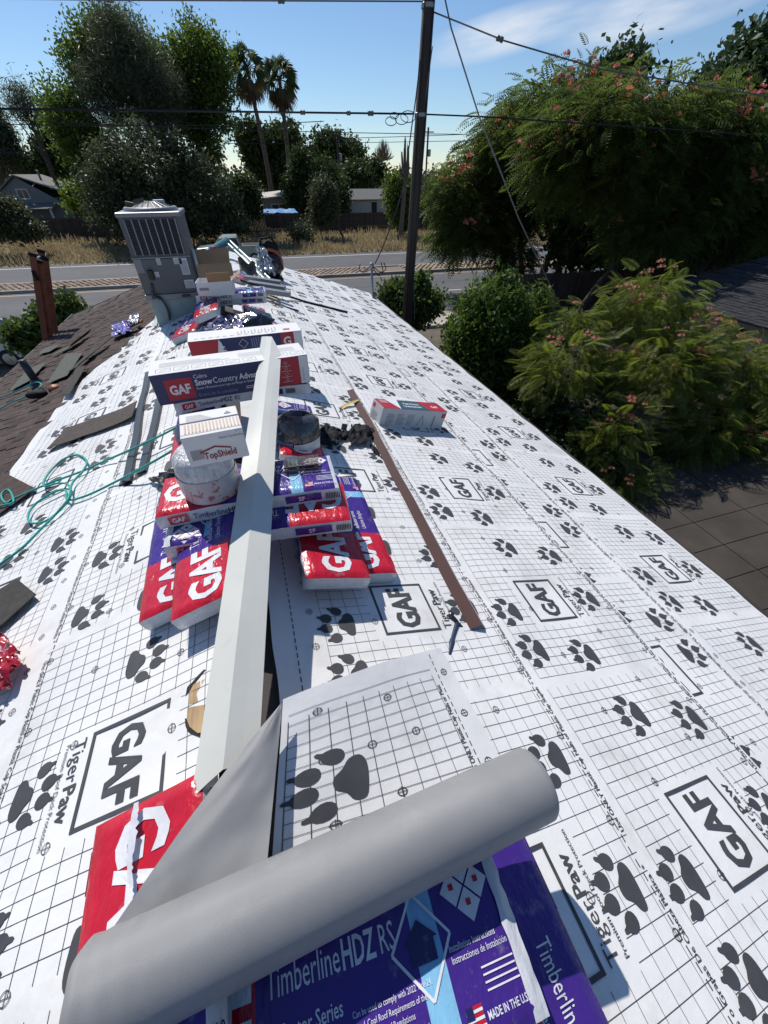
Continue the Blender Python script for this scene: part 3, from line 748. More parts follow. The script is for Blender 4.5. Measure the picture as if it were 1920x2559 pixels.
# ---------------- wrapped pails, cartons
M_clear = mat('shrink_wrap', (0.56, 0.56, 0.58), 0.25, 0, var=0.25, vscale=26, bump=1.0, bscale=34, spec=0.9, stretch=(1.6, 1.6, .5), dirt=((0.05, 0.05, 0.055), 16, .54, .62, .35))
M_pail = mat('printed_pail', (0.5, 0.48, 0.48), 0.3, 0, var=0.2, vscale=8, bump=0.6, bscale=22, dirt=((0.35, 0.05, 0.05), 16, .55, .6, .85))
M_card = mat('white_carton', (0.72, 0.71, 0.7), 0.75, var=0.05, vscale=5, bump=0.08, bscale=40)
M_brn = mat('kraft_cardboard', (0.32, 0.21, 0.12), 0.85, var=0.1, vscale=6)
def carton(name, label, fr, sx, sy, sz, mats, group=None, faces=None):
    root = empty(name, tuple(fr.O), label, 'box', group); b = MB()
    b.fbox(fr, -sx/2, sx/2, 0, sy, 0, sz)
    b.m = [0]*6
    if faces:
        for k, mi in faces.items(): b.m[k] = mi
    bd = put(b, 'carton', mats, root, bevel=.004)
    return root, bd
c1 = Vector(Z6(*q6(395, 795), zQ)); c1.z = zQ-.012; c1 += Vector((.005, .07, 0))
pail = empty('wrapped_pail', tuple(c1), 'shrink wrapped round pail under the small white box', 'pail')
b = MB(); b.lathe(c1, [(0, 0), (.11, 0), (.125, .012), (.128, .12), (.122, .2), (.1, .225), (0, .23)], 40, 0, jit=.008); put(b, 'wrap', M_clear, pail, smooth=True)
b = MB(); b.lathe(c1, [(.128, .012), (.132, .06), (.131, .13)], 40, 0); put(b, 'printed_band', M_pail, pail, smooth=True)
M_ts = mat('topshield_ink', (0.25, 0.03, 0.02), 0.6); M_gry = mat('ink_grey', (0.25, 0.25, 0.27), 0.6); M_tan = mat('ink_tan', (0.55, 0.4, 0.28), 0.6)
zt = c1.z+.23
t0, t1 = Vector(Z6(*q6(300, 660), zt)), Vector(Z6(*q6(575, 602), zt)); ex = (t1-t0).normalized(); fr = frame((t0+t1)/2, ex)
rb, bd = carton('nail_carton', 'small white box with a red roof logo on the wrapped pail', fr, (t1-t0).length, .215, .135, [M_card])
p = MB(); wx = (t1-t0).length
ff = lambda x, z: fr(x, -.0018, z)
p.text('TopShield', .042, ff, 1, bold=.02, at=(-.055, .026), sx=.75)
for sgn in (-1, 1): p.add([ff(0+a, c) for a, c in ((-.005, .073), (-.005+sgn*.06, .056), (-.005+sgn*.06, .063), (-.005, .08))], [(0, 1, 2, 3)], 1)
p.text('Plastic Cap Roofing', .016, ff, 0, at=(.02, .105), sx=.75); p.text('1"', .02, ff, 0, at=(.085, .12))
for k in range(12): p.add([ff(-.1+.004*k+a*.002, .03+c) for a, c in ((0, 0), (1, 0), (1, .045), (0, .045))], [(0, 1, 2, 3)], 0)
tf = lambda x, y: fr(x, y, .1372)
p.add([tf(a*wx*.49, .02+c) for a, c in ((-1, 0), (1, 0), (1, .004), (-1, .004))], [(0, 1, 2, 3)], 2)
for k in range(16): p.add([tf(-.1+.0135*k+a*.006, .03+c) for a, c in ((0, 0), (1, 0), (1, .075), (0, .075))], [(0, 1, 2, 3)], 2)
for k in range(5): p.add([tf(-.09+a, .125+.013*k+c) for a, c in ((0, 0), (.11-.012*k, 0), (.11-.012*k, .003), (0, .003))], [(0, 1, 2, 3)], 0)
p.poly([(.06, .15), (.09, .15), (.075, .175)], tf, 0)
put(p, 'printed_label', [M_gry, M_ts, M_tan], bd)
b = MB(); b.add([fr(x, .118, z) for x in (-wx/2-.001, wx/2+.001) for z in (.1355, .139)]+[fr(x, .122, .139) for x in (-wx/2, wx/2)], [(0, 2, 3, 1), (1, 3, 5, 4)]); put(b, 'flap_seam', M_gry, rb)
# wrapped roll right of the flashing
c2_ = Vector(R6(*q6(806, 590))); c2_ = Vector((.13, 2.5, zr(.13)+.02))
pr2 = empty('wrapped_roll', tuple(c2_), 'shrink wrapped black roll with blue label right of the flashing', 'roll')
tilt = Vector((.12, .12, 1)).normalized()
b = MB(); b.lathe(c2_+Vector((0, 0, -.01)), [(0, .0), (.12, 0), (.15, .03), (.157, .17), (.145, .27), (.1, .3), (.06, .306), (.055, .22), (0, .22)], 40, 0, ax=tilt, jit=.012)
put(b, 'wrap', mat('shrink_wrap_dark', (0.045, 0.045, 0.05), 0.13, 0, var=.3, vscale=18, bump=1.0, bscale=28, spec=.9, stretch=(1, 1, .6), dirt=((.4, .4, .42), 10, .58, .64, .7)), pr2, smooth=True)
b = MB()
def band(a0, a1, z0, z1, mi): b.grid(lambda i, j: c2_+tilt*(z0+(z1-z0)*j)+Vector((math.cos(a0+(a1-a0)*i), math.sin(a0+(a1-a0)*i), 0))*(.1605), 8, 2, mi)
band(-1.9, -.5, .03, .15, 0); band(-2.9, -1.95, .075, .16, 1); band(-2.9, -1.95, .03, .073, 2)
put(b, 'printed_label', [mat('pail_label_white', (.55, .57, .6), .25, bump=.7, bscale=25, coat=.4), mat('label_blue', (.08, .25, .42), .25, bump=.5, bscale=25, coat=.4), mat('label_red', (.4, .03, .03), .3, bump=.5, bscale=25)], pr2, smooth=True)

# long ridge vent cartons
M_nvy = mat('carton_navy', (0.022, 0.032, 0.11), 0.45, var=.06, vscale=4); M_crd = mat('carton_red', (0.42, 0.02, 0.035), 0.5, var=.06, vscale=4)
M_ink2 = mat('ink_white', (0.75, 0.75, 0.77), .6); M_inkb = mat('ink_blue_grey', (0.2, 0.24, 0.38), .6)
SM = [M_card, M_nvy, M_crd, M_ink2, M_gry, M_inkb]
zb = -1.145
p0, p1 = Vector(Z6(*q6(152, 368), zb)), Vector(Z6(*q6(862, 255), zb)); ex = (p1-p0).normalized(); Lb = (p1-p0).length; fr = frame((p0+p1)/2, ex)
rb, bd = carton('vent_carton', 'long navy carton lying across the ridge with a red logo square', fr, Lb, .27, .2, SM, 'ridge vent cartons', {4: 0, 5: 0, 2: 1, 0: 0, 1: 0})
bd.data.polygons.foreach_set('material_index', np.array([1 if pl.normal.y < -.9 else 0 for pl in bd.data.polygons], dtype=np.int32))
p = MB(); ff = lambda x, z: fr(x-Lb/2, -.0015, z); f2_ = lambda x, z: fr(x-Lb/2, -.003, z)
sq = lambda f, x0, x1, z0, z1, mi: p.add([f(x0, z0), f(x1, z0), f(x1, z1), f(x0, z1)], [(0, 1, 2, 3)], mi)
sq(ff, .07, .235, .022, .16, 2); p.text('GAF', .085, f2_, 3, bold=.035, at=(.1525, .06), align='C', sx=.8)
p.text('Cobra', .036, ff, 3, at=(.25, .145), sx=.9); w = p.text('Snow', .055, ff, 3, bold=.025, at=(.25, .098), sx=.85); w2 = p.text('Country', .055, ff, 3, at=(.25+w+.004, .098), sx=.85); p.text('Advanced', .055, ff, 3, bold=.02, at=(.25+w+w2+.014, .098), sx=.85)
p.text("Évents d'Évacuation pour Ligne de Faîtage de Qualité Supérieure", .0195, ff, 3, at=(.25, .072), sx=.9)
p.text('Event de la conduite', .034, ff, 5, at=(.25, .022), sx=.9)
sq(ff, .56, .7, .042, .046, 3); sq(ff, .56, .68, .03, .034, 3)
sq(ff, .74, .945, .004, .196, 2); sq(ff, .945, Lb-.002, .004, .196, 0)
p.add([f2_(.74, .085), f2_(.765, .1), f2_(.74, .115)], [(0, 1, 2)], 3)
for k, zz in enumerate((.16, .125, .085, .05)):
    for (a, c) in (((-.012, 0), (0, -.012)), ((0, -.012), (.012, 0)), ((.012, 0), (0, .012)), ((0, .012), (-.012, 0))):
        p.add([f2_(.85+a[0]-.001, zz+a[1]), f2_(.85+a[0]+.001, zz+a[1]), f2_(.85+c[0]+.001, zz+c[1]), f2_(.85+c[0]-.001, zz+c[1])], [(0, 1, 2, 3)], 3)
    sq(f2_, .815, .885, zz-.0195, zz-.0175, 3)
p.text('229 mm (9 in)', .017, lambda x, y: f2_(.972-y, .02+x), 4, bold=.01)
tf = lambda x, y: fr(x-Lb/2, y, .2022)
for k in range(9):
    x0 = .04+k*.108
    if .62 < x0 < .7: continue
    for (a0, a1, c0, c1) in ((0, .09, .03, .033), (0, .09, .087, .09), (0, .003, .033, .087), (.087, .09, .033, .087)): sq(tf, x0+a0, x0+a1, c0, c1, 4)
    p.add([tf(x0+.02, .04), tf(x0+.024, .04), tf(x0+.07, .078), tf(x0+.066, .078)], [(0, 1, 2, 3)], 4)
for k in range(4): sq(tf, .06, .5-.06*k, .12+.022*k, .124+.022*k, 4); sq(tf, .56, .95, .12+.022*k, .1235+.022*k, 4)
put(p, 'printed_label', SM, bd)
# second carton behind it
zb2 = -1.275
p0, p1 = Vector((-.575, 3.76, zb2)), Vector((.40, 3.80, zb2)); ex = (p1-p0).normalized(); Lb2 = (p1-p0).length; fr2 = frame((p0+p1)/2, ex)
rb, bd = carton('vent_carton', 'red and navy carton behind the long navy carton', fr2, Lb2, .27, .2, SM, 'ridge vent cartons')
bd.data.polygons.foreach_set('material_index', np.array([1 if pl.normal.y < -.9 else 0 for pl in bd.data.polygons], dtype=np.int32))
p = MB(); ff = lambda x, z: fr2(x-Lb2/2, -.0015, z); f2_ = lambda x, z: fr2(x-Lb2/2, -.003, z); tf = lambda x, y: fr2(x-Lb2/2, y, .2022)
p.add([ff(.003, .004), ff(.2, .004), ff(.25, .196), ff(.003, .196)], [(0, 1, 2, 3)], 2); p.add([ff(.2, .004), ff(.36, .004), ff(.25, .196)], [(0, 1, 2)], 3)
p.text('GAF', .06, lambda x, z: f2_(.31-z*.9, .05+x), 1, bold=.03)
sq(ff, .78, .9, .004, .196, 2); p.text('G', .1, f2_, 3, bold=.03, at=(.8, .09)); sq(ff, .9, Lb2-.003, .004, .196, 0)
for (a, c) in (((-.04, 0), (0, .04)), ((0, .04), (.04, 0)), ((.04, 0), (0, -.04)), ((0, -.04), (-.04, 0))): p.add([ff(.45+a[0]-.002, .14+a[1]), ff(.45+a[0]+.002, .14+a[1]), ff(.45+c[0]+.002, .14+c[1]), ff(.45+c[0]-.002, .14+c[1])], [(0, 1, 2, 3)], 3)
for k in range(5): sq(ff, .52+.02*k, .528+.02*k, .1, .18, 5)
for k in range(12): sq(tf, .05+.06*k, .085+.06*k, .05, .058, 4); sq(tf, .42+.03*k, .428+.03*k, .08, .14+.02*(k % 3), 4)
sq(tf, .82, .88, .06, .1, 2); put(p, 'printed_label', SM, bd)
# peel and stick carton on the right slope
a0, a1 = Vector(R6(*q7(790, 1152), .01)), Vector(R6(*q7(1172, 1163), .01)); ex = (a1-a0).normalized(); nR = Vector((T/SL, 0, 1/SL))
frp = frame((a0+a1)/2+nR*.012, ex, None, nR); Lp = (a1-a0).length
rb, bd = carton('membrane_carton', 'grey carton with a red and teal top lying on the felt right of the ridge', frp, Lp, .2, .2, [mat('carton_grey', (.5, .52, .54), .55, var=.06, vscale=6, bump=.15, bscale=20)])
PM = [M_crd, mat('carton_teal', (.035, .09, .12), .5), M_ink2, M_gry]
p = MB(); tf = lambda x, y: frp(x-Lp/2, y, .2015); t2 = lambda x, y: frp(x-Lp/2, y, .203); ff = lambda x, z: frp(x-Lp/2, -.0015, z); ef = lambda y, z: frp(-Lp/2-.0015, .2-y, z)
p.add([tf(.002, .002), tf(.2, .002), tf(.12, .198), tf(.002, .198)], [(0, 1, 2, 3)], 0); p.add([tf(.2, .002), tf(.56, .002), tf(.5, .198), tf(.26, .198)], [(0, 1, 2, 3)], 1)
p.add([tf(.2, .002), tf(.26, .198), tf(.12, .198)], [(0, 1, 2)], 2); p.add([tf(.56, .002), tf(Lp-.002, .002), tf(Lp-.002, .198), tf(.5, .198)], [(0, 1, 2, 3)], 0)
p.text('Peel & Stick', .05, t2, 2, bold=.02, at=(.29, .105), sx=.8); p.text('Underlayment', .05, t2, 2, bold=.02, at=(.27, .05), sx=.75)
for k in range(3): sq(t2, .03, .12, .12+.022*k, .127+.022*k, 2)
p.text('GAF', .06, t2, 2, bold=.03, at=(.62, .07), sx=.8)
for c_ in range(3):
    for k in range(9): sq(ff, .06+.12*c_, .06+.12*c_+random.uniform(.06, .105), .04+.013*k, .045+.013*k, 3)
sq(ff, .625, .645, .03, .15, 3)
for (a, c) in (((.44, .04), (.48, .15)), ((.48, .15), (.52, .04))): p.add([ff(a[0]-.004, a[1]), ff(a[0]+.004, a[1]), ff(c[0]+.004, c[1]), ff(c[0]-.004, c[1])], [(0, 1, 2, 3)], 3)
sq(ff, Lp-.06, Lp-.01, .13, .18, 0); sq(lambda x, z: ef(x, z), .02, .06, .14, .18, 0)
for k in range(7): sq(lambda x, z: ef(x, z), .03, .12+.01*(k % 3), .03+.013*k, .035+.013*k, 3)
put(p, 'printed_label', PM, bd)
# strip of collated nails on the bundle
ns = empty('nail_strip', tuple(fQ(.255, .06, .085)), 'flat strip of collated nails lying on the purple bundle end', 'nails')
b = MB(); c_ = MB()
for k in range(26):
    x = .17+k*.0066
    for r_ in range(2):
        y0 = .04+r_*.012; b.tube([fQ(x+r_*.003, y0-.045, .1+r_*.014+sag(x)), fQ(x+.012+r_*.003, y0+.04, .104+r_*.014+sag(x))], .0022, 5)
        b.lathe(fQ(x+r_*.003, y0-.046, .1+r_*.014+sag(x)), [(0, 0), (.0055, 0), (.0055, .002), (0, .002)], 7, 0, ax=(0, -1, 0))
put(b, 'nails', mat('nail_steel', (.08, .07, .065), .35, .8, var=.3, vscale=30), ns, kind='stuff')
for r_ in range(2): c_.tube([fQ(.17, .05+r_*.02, .103+r_*.014+sag(.2)), fQ(.345, .05+r_*.02, .103+r_*.014+sag(.3))], .002, 5)
put(c_, 'collating_wire', mat('copper_wire', (.35, .2, .1), .4, .8), ns)
# ------------------------------------------------------------------ tools, metal strips, scraps on the roof
sR = surf('R', .044); sL = surf('L', .036)
def uvR(p): return p[1], (p[0]-A)*SL
def uvL(p): return p[1], (A-p[0])*SL
def rag(name, pts, label, cat, m, sd=0, amp=.03, n=18, parent=None):
    """crumpled sheet through four corner points"""
    b = MB(); P = [Vector(p)+Vector((0, 0, .025)) for p in pts]
    def f(i, j):
        p = P[0].lerp(P[1], i).lerp(P[3].lerp(P[2], i), j)
        e = min(1, 5*min(i, 1-i)+.25)
        return p+Vector((amp*.8*NZ(i*5+sd, j*5, 1), amp*.8*NZ(i*5, j*5+sd, 7), amp*(.55+NZ(i*6+sd, j*6, 3)+.5*NZ(i*14, j*14, sd))))
    b.grid(f, n, n)
    return put(b, name, m, parent=parent, label=label, cat=cat, smooth=True)
# brown drip edge on the right slope
a0, a1 = R6(1008, 1372), R6(748, 852)
M_bd = mat('brown_metal', (0.06, 0.02, 0.017), 0.75, .0, var=.1, vscale=6); M_wm = mat('pale_metal', (0.55, 0.55, 0.55), .4, .3)
(u0, v0), (u1, v1) = uvR(a0), uvR(a1)
b = MB()
b.grid(lambda i, j: sR(u0+(u1-u0)*i, v0+(v1-v0)*i+.0+.062*j, .004+.028*j), 20, 2, 0)
b.grid(lambda i, j: sR(u0+(u1-u0)*i, v0+(v1-v0)*i+.062+.03*j, .032-.028*j), 20, 1, 1)
put(b, 'drip_edge', [M_bd, M_wm], label='long brown metal drip edge strip lying on the right slope', cat='metal strip')
# dark grey channels on the left slope
M_dg = mat('dark_grey_metal', (0.05, 0.055, 0.066), 0.4, .2, var=.08, vscale=5)
for k, (xa, ya, xb, yb, lab) in enumerate(((-1.0, 2.46, -1.16, 4.62, 'left one of the two dark metal channels under the long carton'), (-.90, 2.5, -.92, 4.78, 'right one of the two dark metal channels under the long carton'))):
    a, c = Vector((xa, ya, 0)), Vector((xb, yb, 0)); ua, va = uvL(a); uc, vc_ = uvL(c); b = MB()
    for (w0, h0, w1, h1) in ((-.03, .0, -.03, .016), (-.03, .016, .028, .016), (.028, .016, .03, .0)):
        b.grid(lambda i, j: sL(ua+(uc-ua)*i, va+(vc_-va)*i-(w0+(w1-w0)*j), .002+h0+(h1-h0)*j), 12, 1)
    o = put(b, 'metal_channel', M_dg, label=lab, cat='metal strip', group='dark metal channels'); m_ = o.modifiers.new('thick', 'SOLIDIFY'); m_.thickness = .003
# hammer
hm = empty('hammer', tuple(R6(*q3(1215, 330))), 'claw hammer with a blue handle at the end of the drip edge', 'hammer')
hp = [Vector(R6(*q3(1178, 415), .03)), Vector(R6(*q3(1195, 340), .04)), Vector(R6(*q3(1215, 272), .045))]
b = MB(); b.tube(spline(hp, 5), [.016]*5+[.012]*6, 8); put(b, 'handle', mat('hammer_grip', (0.03, 0.05, 0.09), .4, .2), hm, smooth=True)
b = MB(); c = Vector(R6(*q3(1212, 268), .045)); d = (Vector(R6(*q3(1262, 335), .02))-c).normalized()
b.tube([c-d*.055, c-d*.035, c-d*.034, c], [.016, .016, .011, .013], 10)
for s in (-1, 1):
    e = d.cross(Vector((0, 0, 1))).normalized()*s*.012
    b.tube([c, c+d*.03+e*.5, c+d*.065+e+Vector((0, 0, -.012)), c+d*.085+e+Vector((0, 0, -.03))], [.013, .01, .006, .002], 6)
put(b, 'head', mat('tool_steel', (0.12, 0.12, 0.13), .3, .9), hm, smooth=True)
# tool belt
M_bkf = mat('black_nylon', (0.01, 0.01, 0.012), .75, var=.3, vscale=20, bump=.2, bscale=60, spec=.25)
tb = empty('tool_belt', tuple(R6(705, 965)), 'black tool belt with pouches lying beside the drip edge', 'tool belt')
def lump(c, r, sd, sq=.62, n=16):
    b = MB(); c = Vector(c)
    def f(i, j):
        th, ph = i*2*math.pi, (j-.5)*math.pi
        d = Vector((math.cos(th)*math.cos(ph), math.sin(th)*math.cos(ph), math.sin(ph)))
        k = 1+.28*NZ(d.x*2.1+sd, d.y*2.1, d.z*2.1+sd)+.1*NZ(d.x*6, d.y*6+sd, d.z*6)
        return c+Vector((d.x*r[0]*k, d.y*r[1]*k, d.z*r[2]*k))
    b.grid(f, n, n//2); return b
for k, (px, py, rx, ry, rz) in enumerate(((500, 1235, .1, .085, .05), (690, 1205, .1, .1, .06), (590, 1225, .07, .07, .045))):
    p = R6(*q7(px, py)); put(lump((p[0], p[1], p[2]+rz*.75), (rx, ry, rz), k*3.3, n=24), 'pouch', M_bkf, tb, smooth=True)
b = MB(); pts = [R6(*q7(*q), .03+.02*(k % 2)) for k, q in enumerate(((420, 1255), (450, 1170), (520, 1160), (600, 1195), (660, 1140), (740, 1170), (765, 1235), (770, 1300)))]
sp_ = spline(pts, 5)
vs = []
for q in sp_: vs += [Vector(q)+Vector((0, 0, -.022)), Vector(q)+Vector((0, .006, .03))]
b.add(vs, [(2*k, 2*k+2, 2*k+3, 2*k+1) for k in range(len(sp_)-1)]); put(b, 'strap', M_bkf, tb)
b = MB(); p = Vector(R6(*q7(585, 1150), .05)); b.box(p, (.05, .012, .09), 0, Matrix.Rotation(.3, 3, 'Y')); put(b, 'buckle', mat('belt_metal', (.1, .1, .1), .4, .5), tb, bevel=.004)
b = MB(); put(lump(Vector(R6(*q7(770, 1290), .03)), (.035, .12, .03), 2.2), 'hammer_loop', M_bkf, tb, smooth=True)
for k, pts_ in enumerate((((415, 1265), (540, 1285), (600, 1200), (470, 1150)), ((600, 1270), (745, 1270), (770, 1180), (640, 1150)))): rag('pouch_flap', [R6(*q7(*q), .03) for q in pts_], None, None, M_bkf, k*4+1, .035, 16, parent=tb)
# yellow plastic wrapper strip by the carton, loose black felt scraps by the pail
M_yel2 = mat('yellow_lath', (0.55, 0.42, 0.16), .6, var=.15, vscale=8)
b = MB(); a, c = Vector(R6(*q7(530, 1055), .02)), Vector(R6(*q7(690, 975), .07))
b.grid(lambda i, j: a.lerp(c, i)+Vector((.0, .05*(j-.5)*(1+.3*math.sin(i*5)), .03*math.sin(i*3)*.6+.012*abs(j-.5))), 10, 3)
put(b, 'carton_flap', M_yel2, label='torn yellow cardboard strip across the drip edge by the grey carton', cat='cardboard')
M_blkf = mat('black_scrap', (0.02, 0.02, 0.022), .45, var=.4, vscale=15, bump=.4, bscale=50)
rag('felt_scrap', [L6(325, 1045, .03), L6(365, 1070, .06), L6(410, 1040, .06), L6(390, 1020, .09)], 'folded black scrap left of the wrapped pail', 'scrap', M_blkf, 3, .03)
# plastic wrappers
M_purp = mat('purple_plastic', (0.11, 0.05, 0.38), .25, var=.3, vscale=10, bump=.5, bscale=30, coat=.4, dirt=((.55, .55, .6), 9, .5, .58, .8))
M_redp = mat('red_plastic', (0.42, 0.012, 0.03), .25, var=.2, vscale=10, bump=.5, bscale=30, coat=.4, dirt=((.6, .58, .6), 6, .56, .6, .9))
M_sil = mat('silver_plastic', (0.5, 0.5, 0.53), .18, .3, var=.4, vscale=14, bump=.8, bscale=30)
rag('plastic_wrapper', [L6(*q4(945, 1225), .03), L6(*q4(1110, 1190), .03), L6(*q4(1080, 1110), .06), L6(*q4(950, 1120), .05)], 'crumpled purple plastic wrapper on the brown shingles', 'wrapper', M_purp, 1, .06)
rag('plastic_wrapper', [L6(*q4(1065, 1120), .03), L6(*q4(1160, 1120), .03), L6(*q4(1165, 1050), .06), L6(*q4(1120, 1060), .05)], 'crumpled silver wrapper beside the purple one', 'wrapper', M_sil, 5, .06)
rag('plastic_wrapper', [L6(-30, 1520, .03), L6(30, 1500, .03), L6(62, 1420, .05), L6(-10, 1360, .06)], 'crumpled red plastic wrapper at the left edge of the picture', 'wrapper', M_redp, 8, .05, 30)
b = MB(); p = L6(*q4(1180, 1095)); b.tube([p+np.array((-.02, -.06, .03)), p+np.array((0, .05, .035))], .03, 8); put(b, 'caulk_tube', mat('orange_plastic', (.45, .15, .04), .4), label='short orange tube beside the silver wrapper', cat='tube')
# loose shingle strips lying on the left slope
M_ls = mat('grey_green_shingle', (0.1, 0.105, 0.085), .95, var=.2, vscale=20, bump=.6, bscale=160)
M_ls2 = mat('dark_shingle', (0.055, 0.05, 0.045), .95, var=.25, vscale=20, bump=.6, bscale=160)
def strip(pts, label, m, off=.035, curl=0.0, th=.006):
    b = MB(); P = [Vector(p) for p in pts]
    def f(i, j):
        q = P[0].lerp(P[1], i).lerp(P[3].lerp(P[2], i), j); return q+nl*(off+.026+curl*max(0, i-.6)**2*3+.004*NZ(i*5, j*3, off*9))
    b.grid(f, 16, 4)
    o = put(b, 'loose_shingle', m, label=label, cat='shingle', group='loose shingle strips'); md = o.modifiers.new('thick', 'SOLIDIFY'); md.thickness = th
    return o
w4 = lambda x, y: L6(*q4(x, y)); w1 = lambda x, y: L6(*q1(x, y))
strip([w4(415, 1630), w4(590, 1555), w4(715, 1365), w4(580, 1370)], 'wide grey green shingle piece in the middle of the brown shingles', M_ls)
strip([w4(340, 1375), w4(440, 1350), w4(545, 1285), w4(400, 1320)], 'short grey green shingle piece nearest the ladder', M_ls)
strip([w4(430, 1400), w4(640, 1310), w4(800, 1180), w4(620, 1290)], 'long narrow curled shingle strip below the ladder', M_ls, curl=.1)
strip([w4(610, 1530), w4(700, 1480), w4(980, 1240), w4(740, 1400)], 'dark shingle strip folded along the edge of the white felt', M_ls2, curl=.03, off=.05)
strip([w4(100, 1690), w4(270, 1600), w4(420, 1440), w4(260, 1500)], 'grey green shingle piece behind the vent pipe', M_ls)
strip([w4(550, 1726), w4(620, 1726), w4(760, 1480), w4(680, 1500)], 'dark strip lying along the lower edge of the white felt', M_ls2, off=.05)
strip([w4(960, 1250), w4(1010, 1240), w4(1230, 1130), w4(1190, 1130)], 'dark narrow strip running up towards the air conditioner', M_ls2, off=.05)
strip([w1(360, 645), w1(960, 440), w1(990, 330), w1(500, 500)], 'long brown shingle strip lying across the white felt on the left', mat('brown_shingle_loose', (.085, .068, .058), .95, var=.25, vscale=20, bump=.6, bscale=160), off=.03, curl=.05)
strip([w1(-150, 1190), w1(20, 1115), w1(290, 920), w1(60, 800)], 'brown shingle corner at the left edge under the green rope', M_sh, off=.03)
strip([w1(-60, 1700), w1(-60, 1990), w1(315, 1655), w1(180, 1545)], 'dark shingle piece at the left edge above the red wrapper', M_ls2, off=.03)
# vent pipe with its flashing
vb_ = Vector(L6(*q4(320, 1600))); vp = empty('vent_pipe', tuple(vb_), 'dark vent pipe standing on the brown shingles at the left', 'pipe')
vt = Vector(Y6(*q4(205, 1392), vb_.y)); vt.x = vb_.x-.02
b = MB(); b.tube([vb_, vt], .048, 14); put(b, 'pipe', mat('cast_pipe', (.035, .04, .045), .5, .3, var=.2, vscale=10), vp, smooth=True)
b = MB(); b.lathe(vb_-Vector((0, 0, .02)), [(.13, .0), (.1, .03), (.056, .1), (.049, .11)], 16); put(b, 'boot', M_dg, vp, smooth=True)
# green rope from the pail to the left
M_rope = mat('green_rope', (0.015, 0.33, 0.28), .6, var=.2, vscale=60)
def rope(pts, label, name='rope', r=.0075):
    b = MB(); P = spline([np.array(L6(*q1(x, y), h+.034)) for x, y, h in pts], 8); b.tube(P, r, 6); put(b, name, M_rope, label=label, cat='rope', group='green ropes', smooth=True)
rope([(1250, 450, .08), (1000, 575, .09), (740, 690, .02), (560, 770, .02), (330, 855, .02), (100, 955, .03), (40, 985, .04), (10, 930, .04), (60, 895, .04), (95, 975, .04), (30, 1000, .04), (-60, 1015, .04)], 'green rope running from the wrapped pail to the shingle corner')
rope([(1250, 590, .1), (1000, 735, .1), (780, 850, .02), (600, 935, .02), (470, 965, .02), (455, 900, .02), (380, 910, .03), (250, 990, .02), (195, 1070, .02), (220, 1125, .02), (330, 1105, .02), (440, 1010, .02), (490, 930, .03), (470, 860, .03), (400, 850, .03), (305, 870, .03), (330, 790, .02), (430, 690, .02), (540, 655, .02), (600, 700, .02), (570, 770, .03), (500, 850, .03), (470, 960, .04), (380, 1070, .02), (280, 1170, .02), (150, 1300, .02), (0, 1410, .02), (-80, 1480, .02)], 'green rope looped in two coils on the white felt at the left')
rope([(-60, 280, .02), (100, 220, .02), (240, 155, .05), (285, 165, .06), (270, 195, .05), (180, 250, .02), (60, 300, .02), (-40, 360, .02)], 'green rope tied round the vent pipe')
rc = Vector(w4(370, 1705)); gr = empty('rope_grab', tuple(rc), 'black and orange rope grab at the end of a rope on the shingles', 'tool')
put(lump(rc+Vector((-.05, -.02, .06)), (.12, .07, .05), 4), 'body', M_bkf, gr, smooth=True); put(lump(rc+Vector((.12, .08, .07)), (.07, .06, .05), 6), 'handle', mat('orange_plastic2', (.3, .12, .04), .45, var=.6, vscale=14), gr, smooth=True)
# black plastic bag, film and scraps in the far stack
bag = Z6(*q5(930, 880), -1.27)
put(lump((bag[0], bag[1], bag[2]), (.26, .2, .11), 9, n=36), 'plastic_bag', mat('black_plastic', (.012, .012, .013), .16, var=.3, vscale=8, bump=1.0, bscale=14, spec=.9), label='shiny black plastic bag between the far bundles', cat='bag', smooth=True)
rag('plastic_film', [Z6(*q5(570, 975), -1.33), Z6(*q5(880, 950), -1.28), Z6(*q5(900, 860), -1.24), Z6(*q5(720, 890), -1.27)], 'crinkled clear film in front of the black bag', 'wrapper', mat('clear_film', (.3, .28, .4), .12, .2, var=.7, vscale=12, bump=1, bscale=25, dirt=((.03, .02, .05), 9, .5, .55, .9)), 4, .06, 24)
# open cartons and odds by the air conditioner
oc = Z6(*q5(700, 690), -1.13); fr = frame((oc[0], oc[1], -1.135), (1, -.1, 0)); cb = empty('open_carton', tuple(fr.O), 'open white carton on the bundles beside the air conditioner', 'box')
b = MB(); w, d, h = .42, .28, .15
for (x0, x1, y0, y1) in ((-w/2, w/2, 0, .006), (-w/2, w/2, d-.006, d), (-w/2, -w/2+.006, .006, d-.006), (w/2-.006, w/2, .006, d-.006)): b.fbox(fr, x0, x1, y0, y1, 0, h)
b.fbox(fr, -w/2+.006, w/2-.006, .006, d-.006, .0, .006); put(b, 'carton', M_card, cb)
b = MB(); b.fbox(frame(fr(.0, 0, h), (1, 0, 0), (0, -.5, .85)), -w/2+.15, w/2, 0, .12, 0, .005); b.fbox(frame(fr(w/2, d/2, h), (.8, 0, .5), (0, 1, 0)), 0, .14, -.12, .12, 0, .005); put(b, 'carton_lid', M_brn, cb)
b = MB(); b.fbox(frame(fr(-.2, d, h), (1, 0, 0), (0, .6, .8)), 0, w, 0, .16, 0, .005); put(b, 'back_lid', M_brn, cb)
b = MB(); b.fbox(fr, -w/2+.03, -w/2+.14, -.003, 0, .06, .09); put(b, 'printed_label', M_gry, cb)
